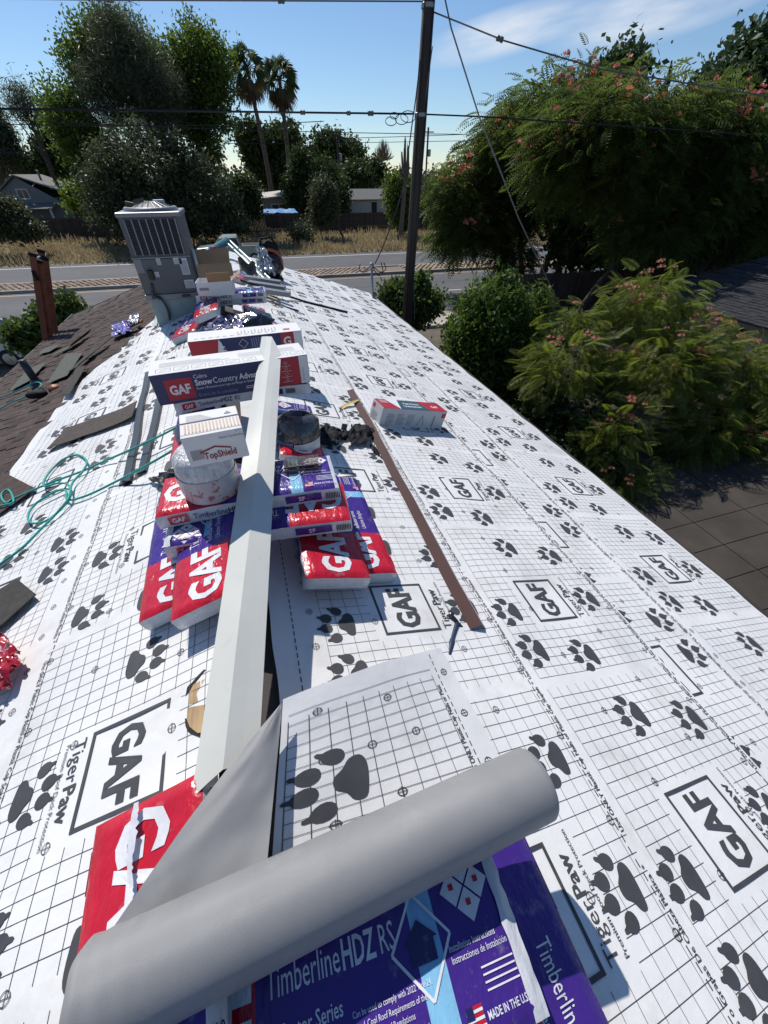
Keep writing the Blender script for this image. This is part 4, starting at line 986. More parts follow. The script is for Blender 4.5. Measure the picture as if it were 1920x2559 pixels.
b = MB(); f_ = frame(Vector(Z6(*q5(590, 560), -1.1)), (1, .1, .05), (0, .3, .9)); b.fbox(f_, 0, .45, 0, .3, 0, .008); put(b, 'cardboard_sheet', M_brn, label='bent brown cardboard sheet leaning behind the open carton', cat='cardboard')
b = MB(); P = [Z6(*q5(860, 590), -1.33), Z6(*q5(1050, 655), -1.47), R6(*q5(1300, 735), .05), R6(*q5(1575, 803), .05)]; b.tube(P, .018, 6); put(b, 'steel_bar', mat('dark_bar', (.03, .03, .03), .4, .5), label='long dark bar lying down the right slope behind the stacks', cat='bar')
for k, (pa, pb, lab) in enumerate((((1040, 700), (1170, 750), 'yellow lath strip right of the far stacked bundles, upper'), ((1060, 745), (1200, 760), 'yellow lath strip right of the far stacked bundles, lower'))):
    b = MB(); a, c = Vector(R6(*q5(*pa), .04)), Vector(R6(*q5(*pb), .03)); f_ = frame(a, c-a); b.fbox(f_, 0, (c-a).length, -.03, .03, 0, .012); put(b, 'lath', M_yel2, label=lab, cat='lath', group='yellow laths')
b = MB(); a, c = Vector(R6(*q5(1090, 760), .03)), Vector(R6(*q5(1250, 800), .03)); f_ = frame(a, c-a); b.fbox(f_, 0, (c-a).length, -.06, .06, 0, .015); put(b, 'shingle_scrap', M_ls2, label='dark shingle scrap beside the yellow laths', cat='scrap')
a, c = Vector(Z6(*q5(575, 435), -1.05)), Vector(Z6(*q5(780, 355), -1.08)); a = Vector((-1.05, 10.0, -1.42)); c = Vector((-.2, 10.9, -1.12))
b = MB(); b.tube([a, c], .085, 16); put(b, 'teal_roll', mat('teal_film', (.06, .16, .19), .35, var=.1, vscale=6), label='long teal roll propped up behind the air conditioner', cat='roll', smooth=True)
a, c = Vector((-.2, 10.95, -1.12)), Vector((.42, 8.95, -1.55))
b = MB()
for s in (-.05, .05): b.tube([a+Vector((s, 0, 0)), c+Vector((s, 0, 0))], .028, 8)
put(b, 'pale_gutter', mat('pale_teal_metal', (.25, .33, .34), .4, .3), label='pale metal gutter piece sloping down from the teal roll', cat='gutter')
a = Vector((-.42, 8.7, -1.38)); b = MB(); b.tube([a, a+Vector((.0, .02, .34))], .016, 8); b.tube([a+Vector((0, .02, .34)), a+Vector((-.05, .02, .37)), a+Vector((-.09, .02, .33))], .014, 8)
pb = empty('pry_bar', tuple(a), 'upright bar with a red grip behind the open carton', 'tool'); put(b, 'shaft', M_wm, pb, smooth=True)
b = MB(); b.tube([a+Vector((0, .02, .33)), a+Vector((.02, .02, .42))], .035, 10); put(b, 'grip', mat('red_grip', (.45, .05, .02), .4), pb, smooth=True)
b = MB()
def fold(i, j): return Vector((-.05+.28*i, 8.35+.1*math.sin(j*5), -1.3-.1*i+.2*(1-j)+.04*math.sin(i*9)))
b.grid(fold, 14, 8); put(b, 'bent_shingles', mat('weathered_shingle', (.17, .15, .13), .9, var=.2, vscale=14), label='bent weathered shingle strips hanging over the far pile', cat='shingle')
for k, lab in enumerate(('upper of the grey channel pieces stacked at the far ridge', 'middle one of the grey channel pieces stacked at the far ridge', 'lowest of the grey channel pieces stacked at the far ridge')):
    a = Vector((-.02+.04*k, 8.0-.28*k, -1.38-.035*k)); f_ = frame(a, (1, -.35, -.14)); b = MB(); b.fbox(f_, 0, .62, 0, .12, 0, .07); put(b, 'channel_piece', mat('grey_channel', (.2, .22, .24), .4, .3), label=lab, cat='metal strip', group='grey channel pieces', bevel=.006)
rag('plastic_bag', [(.28, 9.2, -1.5), (.62, 9.2, -1.58), (.5, 9.6, -1.2), (.35, 9.6, -1.15)], 'clear plastic bag beside the leaf blower', 'bag', mat('clear_bag', (.5, .5, .52), .15, .1, var=.4, vscale=12, bump=1, bscale=20), 6, .1, 16)
# backpack leaf blower
bc = Vector(R6(590, 605)); bc = Vector((bc.x, bc.y, bc.z)); bl = empty('leaf_blower', tuple(bc), 'black and orange backpack leaf blower standing at the far end of the ridge', 'leaf blower')
b = MB(); b.box(bc+Vector((0, 0, .03)), (.42, .36, .05)); put(b, 'base_frame', M_bkf, bl, bevel=.01)
put(lump(bc+Vector((0, -.02, .26)), (.24, .17, .22), 3, n=28), 'engine_housing', mat('black_housing', (.018, .018, .02), .35), bl, smooth=True)
b = MB(); b.tube([bc+Vector((.24*math.cos(t), .02, .3+.24*math.sin(t))) for t in np.linspace(-.4, math.pi+.4, 16)], .035, 8); put(b, 'orange_shroud', mat('blower_orange', (.33, .08, .03), .45), bl, smooth=True)
put(lump(bc+Vector((.02, .12, .56)), (.19, .09, .13), 7, n=24), 'back_pad', M_bkf, bl, smooth=True)
b = MB(); b.tube([bc+Vector((-.16, .1, .55)), bc+Vector((-.1, .08, .72)), bc+Vector((.1, .08, .74)), bc+Vector((.2, .1, .58))], .022, 8); put(b, 'harness', M_bkf, bl, smooth=True)
b = MB(); b.lathe(bc+Vector((.02, -.2, .25)), [(0, -.02), (.05, -.02), (.06, 0), (.09, .04)], 14, 0, ax=(0, 1, 0)); put(b, 'starter_cover', mat('blower_grey', (.09, .09, .1), .4), bl, smooth=True)

# ------------------------------------------------------------------ rooftop air conditioner
M_ac = mat('ac_sheet', (0.11, 0.112, 0.122), .5, .25, var=.08, vscale=3, bump=.03, bscale=8); M_acd = mat('ac_louver_dark', (.05, .052, .06), .6, .2); M_acl = mat('ac_trim', (.2, .205, .22), .4, .4); M_curb = mat('galvanised_curb', (.22, .28, .3), .45, .5, var=.15, vscale=4)
acY = 6.55
ac = empty('air_conditioner', (-1.0, acY+.4, zr(-1.0)), 'tall grey rooftop air conditioner with louvred upper panel', 'air conditioner')
x0, x1, zb_, zt_ = -1.33, -.625, -1.235, -.395; d0, d1 = acY, acY+.75
b = MB(); b.box(((x0+x1)/2, (d0+d1)/2, (zb_+zt_)/2), (x1-x0, d1-d0, zt_-zb_)); put(b, 'cabinet', M_ac, ac, bevel=.01)
b = MB(); b.box(((x0+x1)/2, d0-.008, -.60), (x1-x0-.13, .012, .36)); put(b, 'louver_back', M_acd, ac)
gw = (x1-x0-.13)/7
for k in range(8):
    b = MB(); xx = x0+.065+k*gw; b.box((xx, d0-.022, -.60), (.014, .02, .37)); put(b, 'grille_bar', M_acl, ac)
for k in range(22):
    b = MB(); b.box(((x0+x1)/2, d0-.019, -.775+k*.0165), (x1-x0-.135, .012, .005), 0, Matrix.Rotation(.6, 3, 'X')); put(b, 'louver_slat', M_acd, ac)
b = MB(); b.box(((x0+x1)/2, d0-.008, -.815), (x1-x0, .02, .014)); put(b, 'panel_joint', M_acl, ac)
b = MB(); b.box((x0+.05, d0-.01, -.9), (.09, .016, .15)); put(b, 'corner_panel', M_acl, ac)
b = MB(); b.box(((x0+x1)/2, d0-.006, -1.02), (x1-x0-.03, .01, .38)); put(b, 'access_panel', M_ac, ac, bevel=.004)
M_lab = mat('paper_label', (.62, .63, .62), .6, var=.08, vscale=20)
for (cx, cz, w_, h_, nlin) in ((-1.03, -.86, .05, .07, 5), (-.80, -.86, .1, .07, 4), (-.735, -.925, .1, .19, 12), (-.735, -1.13, .12, .1, 6), (-1.1, -1.0, .05, .06, 3)):
    b = MB(); b.box((cx, d0-.014, cz), (w_, .004, h_)); lb = put(b, 'label_plate', M_lab, ac)
    b = MB()
    for k in range(nlin): b.add([(cx-w_*.42+a*w_*.8, d0-.0175, cz-h_*.4+k*h_*.8/nlin+c*.005) for a, c in ((0, 0), (1, 0), (1, 1), (0, 1))], [(0, 1, 2, 3)])
    put(b, 'printed_lines', M_gry, lb)
b = MB(); b.box((-1.17, d0-.035, -1.0), (.06, .06, .11)); put(b, 'disconnect_switch', mat('switch_black', (.012, .012, .013), .4), ac, bevel=.006)
b = MB(); b.tube(spline([(-1.2, d0-.02, -1.1), (-1.21, d0-.04, -1.16), (-1.22, d0-.05, -1.24), (-1.14, d0-.04, -1.3), (-1.11, d0-.03, -1.42), (-1.13, d0-.02, -1.55)], 5), .016, 8); put(b, 'conduit', M_dg, ac, smooth=True)
b = MB(); b.box(((x0+x1)/2, (d0+d1)/2, zb_-.035), (x1-x0+.02, d1-d0+.02, .07)); put(b, 'base_rail', M_acl, ac, bevel=.005)
for xx in (-1.2, -.82):
    b = MB(); b.box((xx, d0-.018, zb_-.03), (.11, .02, .03)); put(b, 'fork_slot', M_acd, ac)
b = MB(); cx0, cx1 = x0+.03, x1-.02
zl0, zl1 = zr(cx0)-.02, zr(cx1)-.02
b.add([(cx0, d0+.03, zl0), (cx1, d0+.03, zl1), (cx1, d0+.03, zb_-.07), (cx0, d0+.03, zb_-.07), (cx0, d1, zl0), (cx1, d1, zl1), (cx1, d1, zb_-.07), (cx0, d1, zb_-.07)], [(0, 1, 2, 3), (5, 4, 7, 6), (4, 0, 3, 7), (1, 5, 6, 2)]); put(b, 'roof_curb', M_curb, ac)
# lid, fan ring and guard
b = MB(); b.box(((x0+x1)/2, (d0+d1)/2, zt_+.02), (x1-x0+.03, d1-d0+.03, .05)); put(b, 'lid', M_acl, ac, bevel=.012)
fc = Vector(((x0+x1)/2, (d0+d1)/2, zt_+.045)); b = MB(); b.lathe(fc, [(.33, 0), (.31, .035), (.29, .04), (.28, .02)], 32); put(b, 'fan_ring', M_acl, ac, smooth=True)
b = MB(); b.lathe(fc, [(.285, .01), (.2, .05), (.08, .08), (0, .085)], 24); put(b, 'fan_opening', M_acd, ac, smooth=True)
for k in range(10):
    t = k*math.pi/10; b = MB(); dv = Vector((math.cos(t), math.sin(t), 0)); b.tube([fc-dv*.285+Vector((0, 0, .03)), fc-dv*.12+Vector((0, 0, .085)), fc+dv*.12+Vector((0, 0, .085)), fc+dv*.285+Vector((0, 0, .03))], .004, 5); put(b, 'guard_wire', M_acl, ac)
b = MB(); b.box((x1+.008, d0+.3, -1.0), (.012, .42, .36)); put(b, 'side_panel', M_acl, ac, bevel=.004)
b = MB(); b.tube([(x1+.04, d0+.06, -.75), (x1+.04, d0+.06, -1.2)], .02, 8); put(b, 'drain_pipe', M_wm, ac, smooth=True)
b = MB(); b.box((-1.17, acY+.35, zt_+.1), (.16, .1, .05), 0, Matrix.Rotation(.2, 3, 'Y')); b.box((-1.1, acY+.4, zt_+.14), (.12, .1, .03), 0, Matrix.Rotation(-.2, 3, 'Y')); put(b, 'wood_blocks', mat('wood_offcut', (.12, .08, .05), .8), label='small dark offcuts on top of the air conditioner', cat='wood')
b = MB(); b.box((-.86, acY+.38, zt_+.115), (.12, .1, .07), 0, Matrix.Rotation(.4, 3, 'Z')); put(b, 'plastic_tub', mat('pale_tub', (.4, .45, .5), .4), label='small pale tub on top of the air conditioner', cat='tub', bevel=.01)
rag('plastic_sheet', [L6(*q4(1275, 1140), .02), L6(*q4(1310, 1130), .02), L6(*q4(1320, 1040), .03), L6(*q4(1300, 1030), .03)], 'pale plastic sheet scrap at the foot of the air conditioner', 'scrap', mat('pale_sheet', (.45, .52, .53), .4), 2, .02, 8)

# ------------------------------------------------------------------ ladder at the left eave
lad = empty('ladder', (-4.95, 10.0, G), 'orange fibreglass extension ladder leaning on the left eave', 'ladder')
M_or = mat('ladder_orange', (.17, .045, .02), .5, var=.3, vscale=3); M_al = mat('ladder_aluminium', (.5, .5, .5), .35, .8)
la, lb_ = Vector((-4.95, 0, G)), Vector((-3.56, 0, -1.08)); dl = (lb_-la).normalized(); nn_ = Vector((-dl.z, 0, dl.x))
for (yy, off, z1) in ((9.78, 0, 0), (10.22, 0, 0), (9.83, .06, -.1), (10.17, .06, -.1)):
    b = MB(); f_ = frame(la+Vector((0, yy, 0))-nn_*off, dl, (0, 1, 0)); Ll_ = (lb_-la).length+z1
    b.fbox(f_, 0, Ll_, -.006, .006, -.045, .045); b.fbox(f_, 0, Ll_, -.004, .03 if yy > 10 else .022, -.05, -.044); b.fbox(f_, 0, Ll_, -.004, .03 if yy > 10 else .022, .044, .05)
    put(b, 'side_rail', M_or, lad)
    b = MB(); b.fbox(f_, Ll_-.04, Ll_+.02, -.014, .03, -.055, .055); put(b, 'end_cap', M_bkf, lad)
for k in range(14):
    p = la+dl*(.25+k*.29); b = MB(); b.tube([p+Vector((0, 9.78, 0)), p+Vector((0, 10.22, 0))], .017, 8); put(b, 'rung', M_al, lad)
b = MB(); p = lb_-dl*.35; b.box(p+Vector((0, 9.765, 0)), (.06, .03, .16)); put(b, 'rung_lock', M_bkf, lad, bevel=.005)

# ------------------------------------------------------------------ service mast on the right eave
ms = Vector(R6(806, 645)); mst = empty('service_mast', tuple(ms), 'grey electric service mast on the far right eave', 'mast')
mt = Vector((ms.x-.02, ms.y, Y6(803, 575, ms.y)[2])); M_galv = mat('galvanised', (.25, .27, .29), .45, .6)
b = MB(); b.tube([ms-Vector((0, 0, .3)), mt], .03, 10); put(b, 'conduit', M_galv, mst, smooth=True)
b = MB(); b.lathe(mt, [(.03, -.05), (.06, 0), (.05, .06), (0, .08)], 12); put(b, 'weather_head', M_galv, mst, smooth=True)
M_wire = mat('black_wire', (.015, .015, .016), .5)
for k, (dx, dz) in enumerate(((-.32, -.12), (.38, -.14), (.3, -.22))):
    b = MB(); b.tube(spline([mt+Vector((0, 0, .02)), mt+Vector((dx*.6, 0, dz)), mt+Vector((dx, 0, dz*.6)), mt+Vector((dx*.9, .05, .06))], 5), .012, 6); put(b, 'drip_loop', M_wire, mst, smooth=True)
b = MB(); b.lathe(ms-Vector((0, 0, .02)), [(.16, 0), (.1, .04), (.035, .1)], 14); put(b, 'roof_boot', M_curb, mst, smooth=True)
# ------------------------------------------------------------------ vegetation
def pxscale(x, y, Y): return float(np.dot(Y6(x, y, Y), FW))/961*S6     # units per photo pixel at that depth
def blob_at(x, y, Y, rx, ry, rd=None):
    c = Y6(x, y, Y); s = pxscale(x, y, Y); return (tuple(c), (rx*s, (rd or rx)*s, ry*s))
def sample(blobs, ncl, per, sig, lo=.55):
    blobs = [(b[0], tuple(max(.2, r-1.2*sig) for r in b[1])) for b in blobs]; w = np.array([b[1][0]*b[1][2] for b in blobs]); w = w/w.sum(); out = []
    for b_, ww in zip(blobs, w):
        n = max(1, int(ncl*ww)); d = RNG.normal(size=(n, 3)); d /= np.linalg.norm(d, axis=1)[:, None]
        r = (lo+(1-lo)*RNG.random(n)**.6)*np.clip(1+.15*RNG.normal(size=n), .6, 1.16)
        c = np.array(b_[0])+d*r[:, None]*np.array(b_[1])
        out.append(np.repeat(c, per, axis=0)+RNG.normal(size=(n*per, 3))*sig)
    return np.concatenate(out)
def leafmesh(P, L, asp=.5, flat_=.0, down=0.0):
    n = len(P); d = RNG.normal(size=(n, 3)); d[:, 2] = d[:, 2]*(1-flat_)-down; d /= np.linalg.norm(d, axis=1)[:, None]
    e = np.cross(d, RNG.normal(size=(n, 3))+np.array([0, 0, .8*flat_])); e /= np.linalg.norm(e, axis=1)[:, None]+1e-9
    s = L*(.6+.8*RNG.random(n))[:, None]
    V = np.stack([P-d*s*.5, P+e*s*asp*.5-d*s*.05, P+d*s*.5, P-e*s*asp*.5-d*s*.05], axis=1).reshape(-1, 3)
    V = V[:]; F = np.arange(4*n).reshape(n, 4)
    return V, F
def above(V, F, z=G+.02):
    V[:, 2] = np.maximum(V[:, 2], z); return V, F
def tree(name, label, base, blobs, m, ncl, per, sig, L, asp=.5, lo=.5, trunk=None, group=None, cat='tree', limbs=6, down=0.0, tm=None, flat_=0.0):
    root = empty(name, base, label, cat, group); base = Vector(base)
    V, F = above(*leafmesh(sample(blobs, ncl, per, sig, lo), L, asp, flat_, down)); put((V, F, None), 'crown' if cat == 'tree' else 'foliage', m, root, kind='stuff')
    tr = trunk or .12; top = Vector(blobs[0][0]); b = MB(); tm = tm or mat('bark', (.06, .045, .035), .95, var=.3, vscale=6, bump=.6, bscale=20)
    mid = base.lerp(top, .5)+Vector((.15*tr*5*random.uniform(-1, 1), 0, 0))
    b.tube(spline([base-Vector((0, 0, .05)), mid, top], 6), [tr*(1-.6*k/12) for k in range(13)], 8)
    put(b, 'trunk', tm, root, smooth=True)
    for k in range(limbs):
        q = random.choice(blobs); e = Vector(q[0])+Vector([random.uniform(-.6, .6)*r for r in q[1]]); s = base.lerp(top, random.uniform(.45, .9)); b = MB()
        b.tube(spline([s, s.lerp(e, .5)+Vector((0, 0, .08*(e-s).length)), e], 4), [tr*.5, tr*.42, tr*.36, tr*.3, tr*.25, tr*.2, tr*.16, tr*.12, tr*.06], 6); put(b, 'limb', tm, root, smooth=True)
    return root
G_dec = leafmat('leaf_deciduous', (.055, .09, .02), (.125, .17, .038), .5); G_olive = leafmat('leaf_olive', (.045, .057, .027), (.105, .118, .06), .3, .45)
G_pine = leafmat('leaf_grey_pine', (.045, .06, .033), (.105, .12, .07), .35); G_dark = leafmat('leaf_dark', (.025, .042, .014), (.065, .09, .03), .35)
G_yel = leafmat('leaf_yellow_green', (.07, .11, .015), (.14, .19, .03), .45); G_hedge = leafmat('leaf_hedge', (.05, .085, .016), (.12, .17, .04), .4, .35)
G_mim = leafmat('leaf_mimosa', (.05, .075, .02), (.115, .15, .04), .5); G_mim2 = leafmat('leaf_mimosa_near', (.085, .115, .02), (.175, .205, .045), .5)
G_bush = leafmat('leaf_bush', (.05, .08, .02), (.11, .15, .045), .35, .35); M_pink = leafmat('flower_pink', (.5, .16, .13), (.62, .27, .2), .3); M_bare = mat('bare_twigs', (.16, .12, .095), .9)
W_T = 'trees beyond the road'
gy = lambda x, Y: (x, Y, G)
tree('broadleaf_tree', 'tall broadleaf tree with sunlit green edges at the upper left', gy(-4.2, 51.5), [blob_at(300, 150, 51.5, 85, 75), blob_at(195, 95, 51, 45, 50), blob_at(160, 275, 50, 60, 85), blob_at(240, 62, 52, 42, 42), blob_at(430, 130, 51, 72, 68), blob_at(458, 200, 50, 52, 80), blob_at(440, 300, 51, 40, 75), blob_at(180, 150, 51, 45, 60), blob_at(380, 210, 52, 70, 80)], G_dec, 1200, 50, .42, .27, trunk=.5, group=W_T)
tree('grey_pine', 'feathery grey green pine in the middle of the tall tree clump', gy(-4.9, 48.5), [blob_at(275, 140, 48.5, 70, 95), blob_at(255, 70, 48.5, 36, 55), blob_at(330, 200, 48, 75, 80), blob_at(230, 200, 48.5, 60, 70)], G_pine, 620, 60, .4, .4, asp=.1, trunk=.4, group=W_T)
tree('oak_bush', 'wide grey olive live oak standing in front of the tall trees', gy(-4, 43.5), [blob_at(330, 370, 43.5, 110, 85), blob_at(250, 420, 43, 70, 90), blob_at(440, 430, 43, 75, 85), blob_at(330, 460, 43, 130, 60), blob_at(500, 470, 42.5, 42, 48)], G_olive, 950, 50, .3, .24, trunk=.35, group=W_T, lo=.45)
tree('young_tree', 'yellow green young tree left of the grey olive oak', gy(-11.5, 49), [blob_at(225, 350, 49, 38, 55), blob_at(215, 410, 49, 25, 50)], G_yel, 120, 40, .35, .3, group=W_T)
tree('shrub', 'bright yellow green shrub beside the grey house', gy(-12.5, 50), [blob_at(172, 428, 50, 40, 32), blob_at(190, 445, 50, 28, 22)], G_yel, 80, 40, .3, .26, group=W_T)
tree('leaning_pine', 'thin leaning pine at the far upper left', gy(-17, 62), [blob_at(45, 210, 62, 42, 32), blob_at(30, 235, 62, 25, 25), blob_at(70, 250, 62, 28, 25)], G_pine, 70, 36, .5, .5, asp=.12, trunk=.25, group=W_T, lo=.2)
tree('conifer', 'dark conifer at the left edge beyond the road', gy(-29, 74), [blob_at(5, 300, 74, 36, 45), blob_at(20, 355, 74, 55, 30), blob_at(0, 260, 74, 22, 40)], G_pine, 260, 40, .5, .45, asp=.2, trunk=.3, group=W_T)
tree('broadleaf_tree', 'dark tree between the conifer and the tall clump', gy(-17, 72), [blob_at(125, 330, 72, 50, 45), blob_at(125, 270, 72, 35, 45), blob_at(95, 360, 72, 50, 25)], G_dark, 300, 40, .5, .42, trunk=.3, group=W_T)
tree('shrub', 'round dark green shrub at the left edge by the dry grass', gy(-20, 43.5), [blob_at(10, 470, 43.5, 50, 42), blob_at(55, 495, 43, 35, 24)], G_olive, 260, 40, .3, .26, group=W_T)
tree('broadleaf_tree', 'small dark open crowned tree left of the palms', gy(3.2, 84), [blob_at(540, 295, 84, 36, 30), blob_at(545, 330, 84, 30, 35)], G_dark, 110, 40, .6, .6, trunk=.35, group=W_T)
tree('oak_tree', 'round dark oak behind the palms', gy(10, 86), [blob_at(615, 320, 86, 52, 48), blob_at(600, 370, 86, 60, 40)], G_dark, 320, 44, .6, .55, trunk=.4, group=W_T)
tree('broadleaf_tree', 'dark spreading tree group right of the palms', gy(20, 90), [blob_at(710, 335, 90, 48, 42), blob_at(755, 345, 90, 45, 36), blob_at(690, 360, 90, 40, 30)], G_dark, 320, 44, .6, .55, trunk=.4, group=W_T)
tree('cypress', 'tall dark cypress left of the small olive tree', gy(8.5, 60), [blob_at(650, 375, 60, 28, 45), blob_at(645, 420, 60, 34, 48)], G_dark, 200, 44, .35, .34, group=W_T)
tree('cypress', 'bushy dark cypress behind the small olive tree', gy(11, 60), [blob_at(700, 395, 60, 40, 45), blob_at(730, 430, 60, 32, 45)], G_dark, 220, 44, .35, .34, group=W_T)
tree('broadleaf_tree', 'dark tree between the olive tree and the white mobile home', gy(17, 74), [blob_at(770, 380, 74, 50, 28), blob_at(815, 370, 74, 26, 26)], G_dark, 180, 44, .5, .45, group=W_T)
tree('shrub', 'dark shrub left of the pale roofed shed', gy(1, 52), [blob_at(528, 420, 52, 36, 38), blob_at(545, 440, 51, 22, 30)], G_dark, 160, 40, .35, .3, group=W_T)
tree('olive_tree', 'small grey olive tree in the dry grass before the fence', gy(10.4, 46.5), [blob_at(700, 430, 46.5, 34, 42), blob_at(695, 465, 46.5, 30, 28)], G_olive, 200, 44, .3, .24, group=W_T)
tree('young_tree', 'green young tree in the dry grass left of the utility pole', gy(16.5, 46), [blob_at(862, 420, 46, 38, 42), blob_at(870, 465, 46, 30, 36)], G_dec, 170, 40, .35, .3, group=W_T)
tree('shrub', 'grey green weed clump low in the dry grass', gy(7.2, 43), [blob_at(650, 505, 43, 30, 24)], G_olive, 60, 40, .25, .2, group=W_T)
tree('broadleaf_tree', 'grey green tree just right of the utility pole across the road', gy(24, 52), [blob_at(935, 425, 52, 50, 45), blob_at(1010, 440, 52, 60, 50)], G_olive, 260, 40, .4, .32, group=W_T)
# bare trees
def bare(label, base, topx, topy, Y, spread, hpx, n, m, group):
    root = empty('bare_tree', base, label, 'tree', group); s = pxscale(topx, topy, Y); b = MB(); B = Vector(base); c = Vector(Y6(topx, topy+hpx*.9, Y))
    b.tube([B, c], [.25, .16], 6); put(b, 'trunk', m, root); b = MB()
    for k in range(n):
        t = random.uniform(-1, 1); e = Vector(Y6(topx+t*spread*random.uniform(.5, 1), topy+abs(t)**2*hpx*.6+random.uniform(0, hpx*.3), Y+random.uniform(-1, 1)*spread*s))
        q = c.lerp(e, .5)+Vector((t*spread*s*.25, 0, 0)); b.tube(spline([c, q, e], 3), [.1, .08, .07, .06, .05, .04, .02], 4, cap=False)
    put(b, 'twigs', m, root, kind='stuff')
bare('round grey brown leafless tree on the horizon', gy(33, 120), 828, 298, 120, 27, 55, 130, M_bare, W_T)
bare('thin bare tree left of the utility pole', gy(15.5, 44), 876, 292, 44, 16, 110, 26, mat('bare_pale', (.14, .11, .09), .9), W_T)
# palms
def palm(label, base, top, r):
    root = empty('fan_palm', base, label, 'tree', 'fan palms'); B, Tp = Vector(base), Vector(top)
    b = MB(); b.tube(spline([B, B.lerp(Tp, .5)+Vector((.25, 0, 0)), Tp], 6), [.36-.16*k/12 for k in range(13)], 8); put(b, 'trunk', mat('palm_trunk', (.1, .075, .055), .95, var=.2, vscale=3), root, smooth=True)
    for nm, n, elo, ehi, m, ln in (('frond', 34, -.3, 1.35, leafmat('palm_green', (.035, .055, .018), (.085, .11, .038), .35), r), ('dead_frond', 15, -1.45, -.6, leafmat('palm_dead', (.06, .042, .022), (.12, .085, .045), .2), r*1.05)):
        for k in range(n):
            az_, el_ = random.uniform(0, 6.28), random.uniform(elo, ehi); d = Vector((math.cos(az_)*math.cos(el_), math.sin(az_)*math.cos(el_), math.sin(el_))); s = d.orthogonal().normalized(); u = s.cross(d)
            b = MB(); o = Tp; h0 = o+d*ln*.45; b.tube([o, h0], .035, 4)
            for q in range(11):
                a = -1.15+2.3*q/10; f = (d*math.cos(a)+s*math.sin(a)).normalized(); tip = h0+f*ln*.6+Vector((0, 0, -.28*ln*(.4+abs(math.sin(a))))); m1 = h0+f*ln*.34; w = u.cross(f).normalized()*.09*r/2+u*.03
                b.add([h0, m1+w, tip, m1-w], [(0, 1, 2, 3)])
            put(b, nm, m, root)
palm('left one of the two tall fan palms', gy(5.9, 70), Y6(533, 150, 70), 2.5)
palm('right one of the two tall fan palms', gy(8.4, 72), Y6(604, 172, 72), 2.5)
# distant tree line and low hills
V, F = leafmesh(np.stack([RNG.uniform(-260, 330, 26000), 190+40*RNG.random(26000), np.maximum(G, G+(1.8+1.6*np.sin(RNG.uniform(0, 50, 26000)))*RNG.random(26000)**.7*1.9)], axis=1), 1.4, .7)
V[:, 2] += .9*np.sin(V[:, 0]*.07)+.6*np.sin(V[:, 0]*.19); V, F = above(V, F); put((V, F, None), 'far_wood', leafmat('leaf_far', (.045, .06, .05), (.08, .1, .085), .2), base=(0, 200, G), label='distant line of trees on the horizon', cat='wood', kind='stuff')

# ---------------- mimosas on the right: bipinnate fronds
def frond_template(n, L, W, droop=.35, seg=1):
    V = []; F = []
    for k in range(n):
        t = .18+.82*k/(n-1); x = L*t; z = -droop*L*t*t; l = W*math.sin(math.pi*(.18+.74*t))**.8
        for s in (-1, 1):
            w = L/n*.36; y1 = s*l; dz = -.3*l; dx = .35*l; i0 = len(V)
            V += [(x, 0, z), (x+dx*.5-w, y1*.5, z+dz*.3), (x+dx, y1, z+dz), (x+dx*.5+w, y1*.5, z+dz*.3)]; F.append((i0, i0+1, i0+2, i0+3))
    i0 = len(V); V += [(0, -.004*L, 0), (L*.5, -.004*L, -droop*L*.25), (L, 0, -droop*L), (L*.5, .004*L, -droop*L*.25)]; F.append((i0, i0+1, i0+2, i0+3))
    return np.array(V), np.array(F)
def fronds(P, D, tmpl, sc):
    TV, TF = tmpl; n = len(P); d = D/np.linalg.norm(D, axis=1)[:, None]
    y = np.cross(np.array([0, 0, 1.0]), d); y /= np.linalg.norm(y, axis=1)[:, None]+1e-9; r = RNG.normal(size=n)*.5; z = np.cross(d, y)
    y2 = y*np.cos(r)[:, None]+z*np.sin(r)[:, None]; z2 = np.cross(d, y2)
    V = P[:, None, :]+sc[:, None, None]*(TV[None, :, 0:1]*d[:, None, :]+TV[None, :, 1:2]*y2[:, None, :]+TV[None, :, 2:3]*z2[:, None, :])
    F = TF[None]+(np.arange(n)*len(TV))[:, None, None]
    return V.reshape(-1, 3), F.reshape(-1, 4)
def flowers(P, r):
    n = len(P); k = 7; d = RNG.normal(size=(n*k, 3)); d[:, 2] = abs(d[:, 2]); d /= np.linalg.norm(d, axis=1)[:, None]; p = np.repeat(P, k, axis=0)
    e = np.cross(d, RNG.normal(size=(n*k, 3))); e /= np.linalg.norm(e, axis=1)[:, None]
    V = np.stack([p, p+d*r*.7-e*r*.4, p+d*r, p+d*r*.7+e*r*.4], axis=1).reshape(-1, 3); return V, np.arange(4*n*k).reshape(-1, 4)
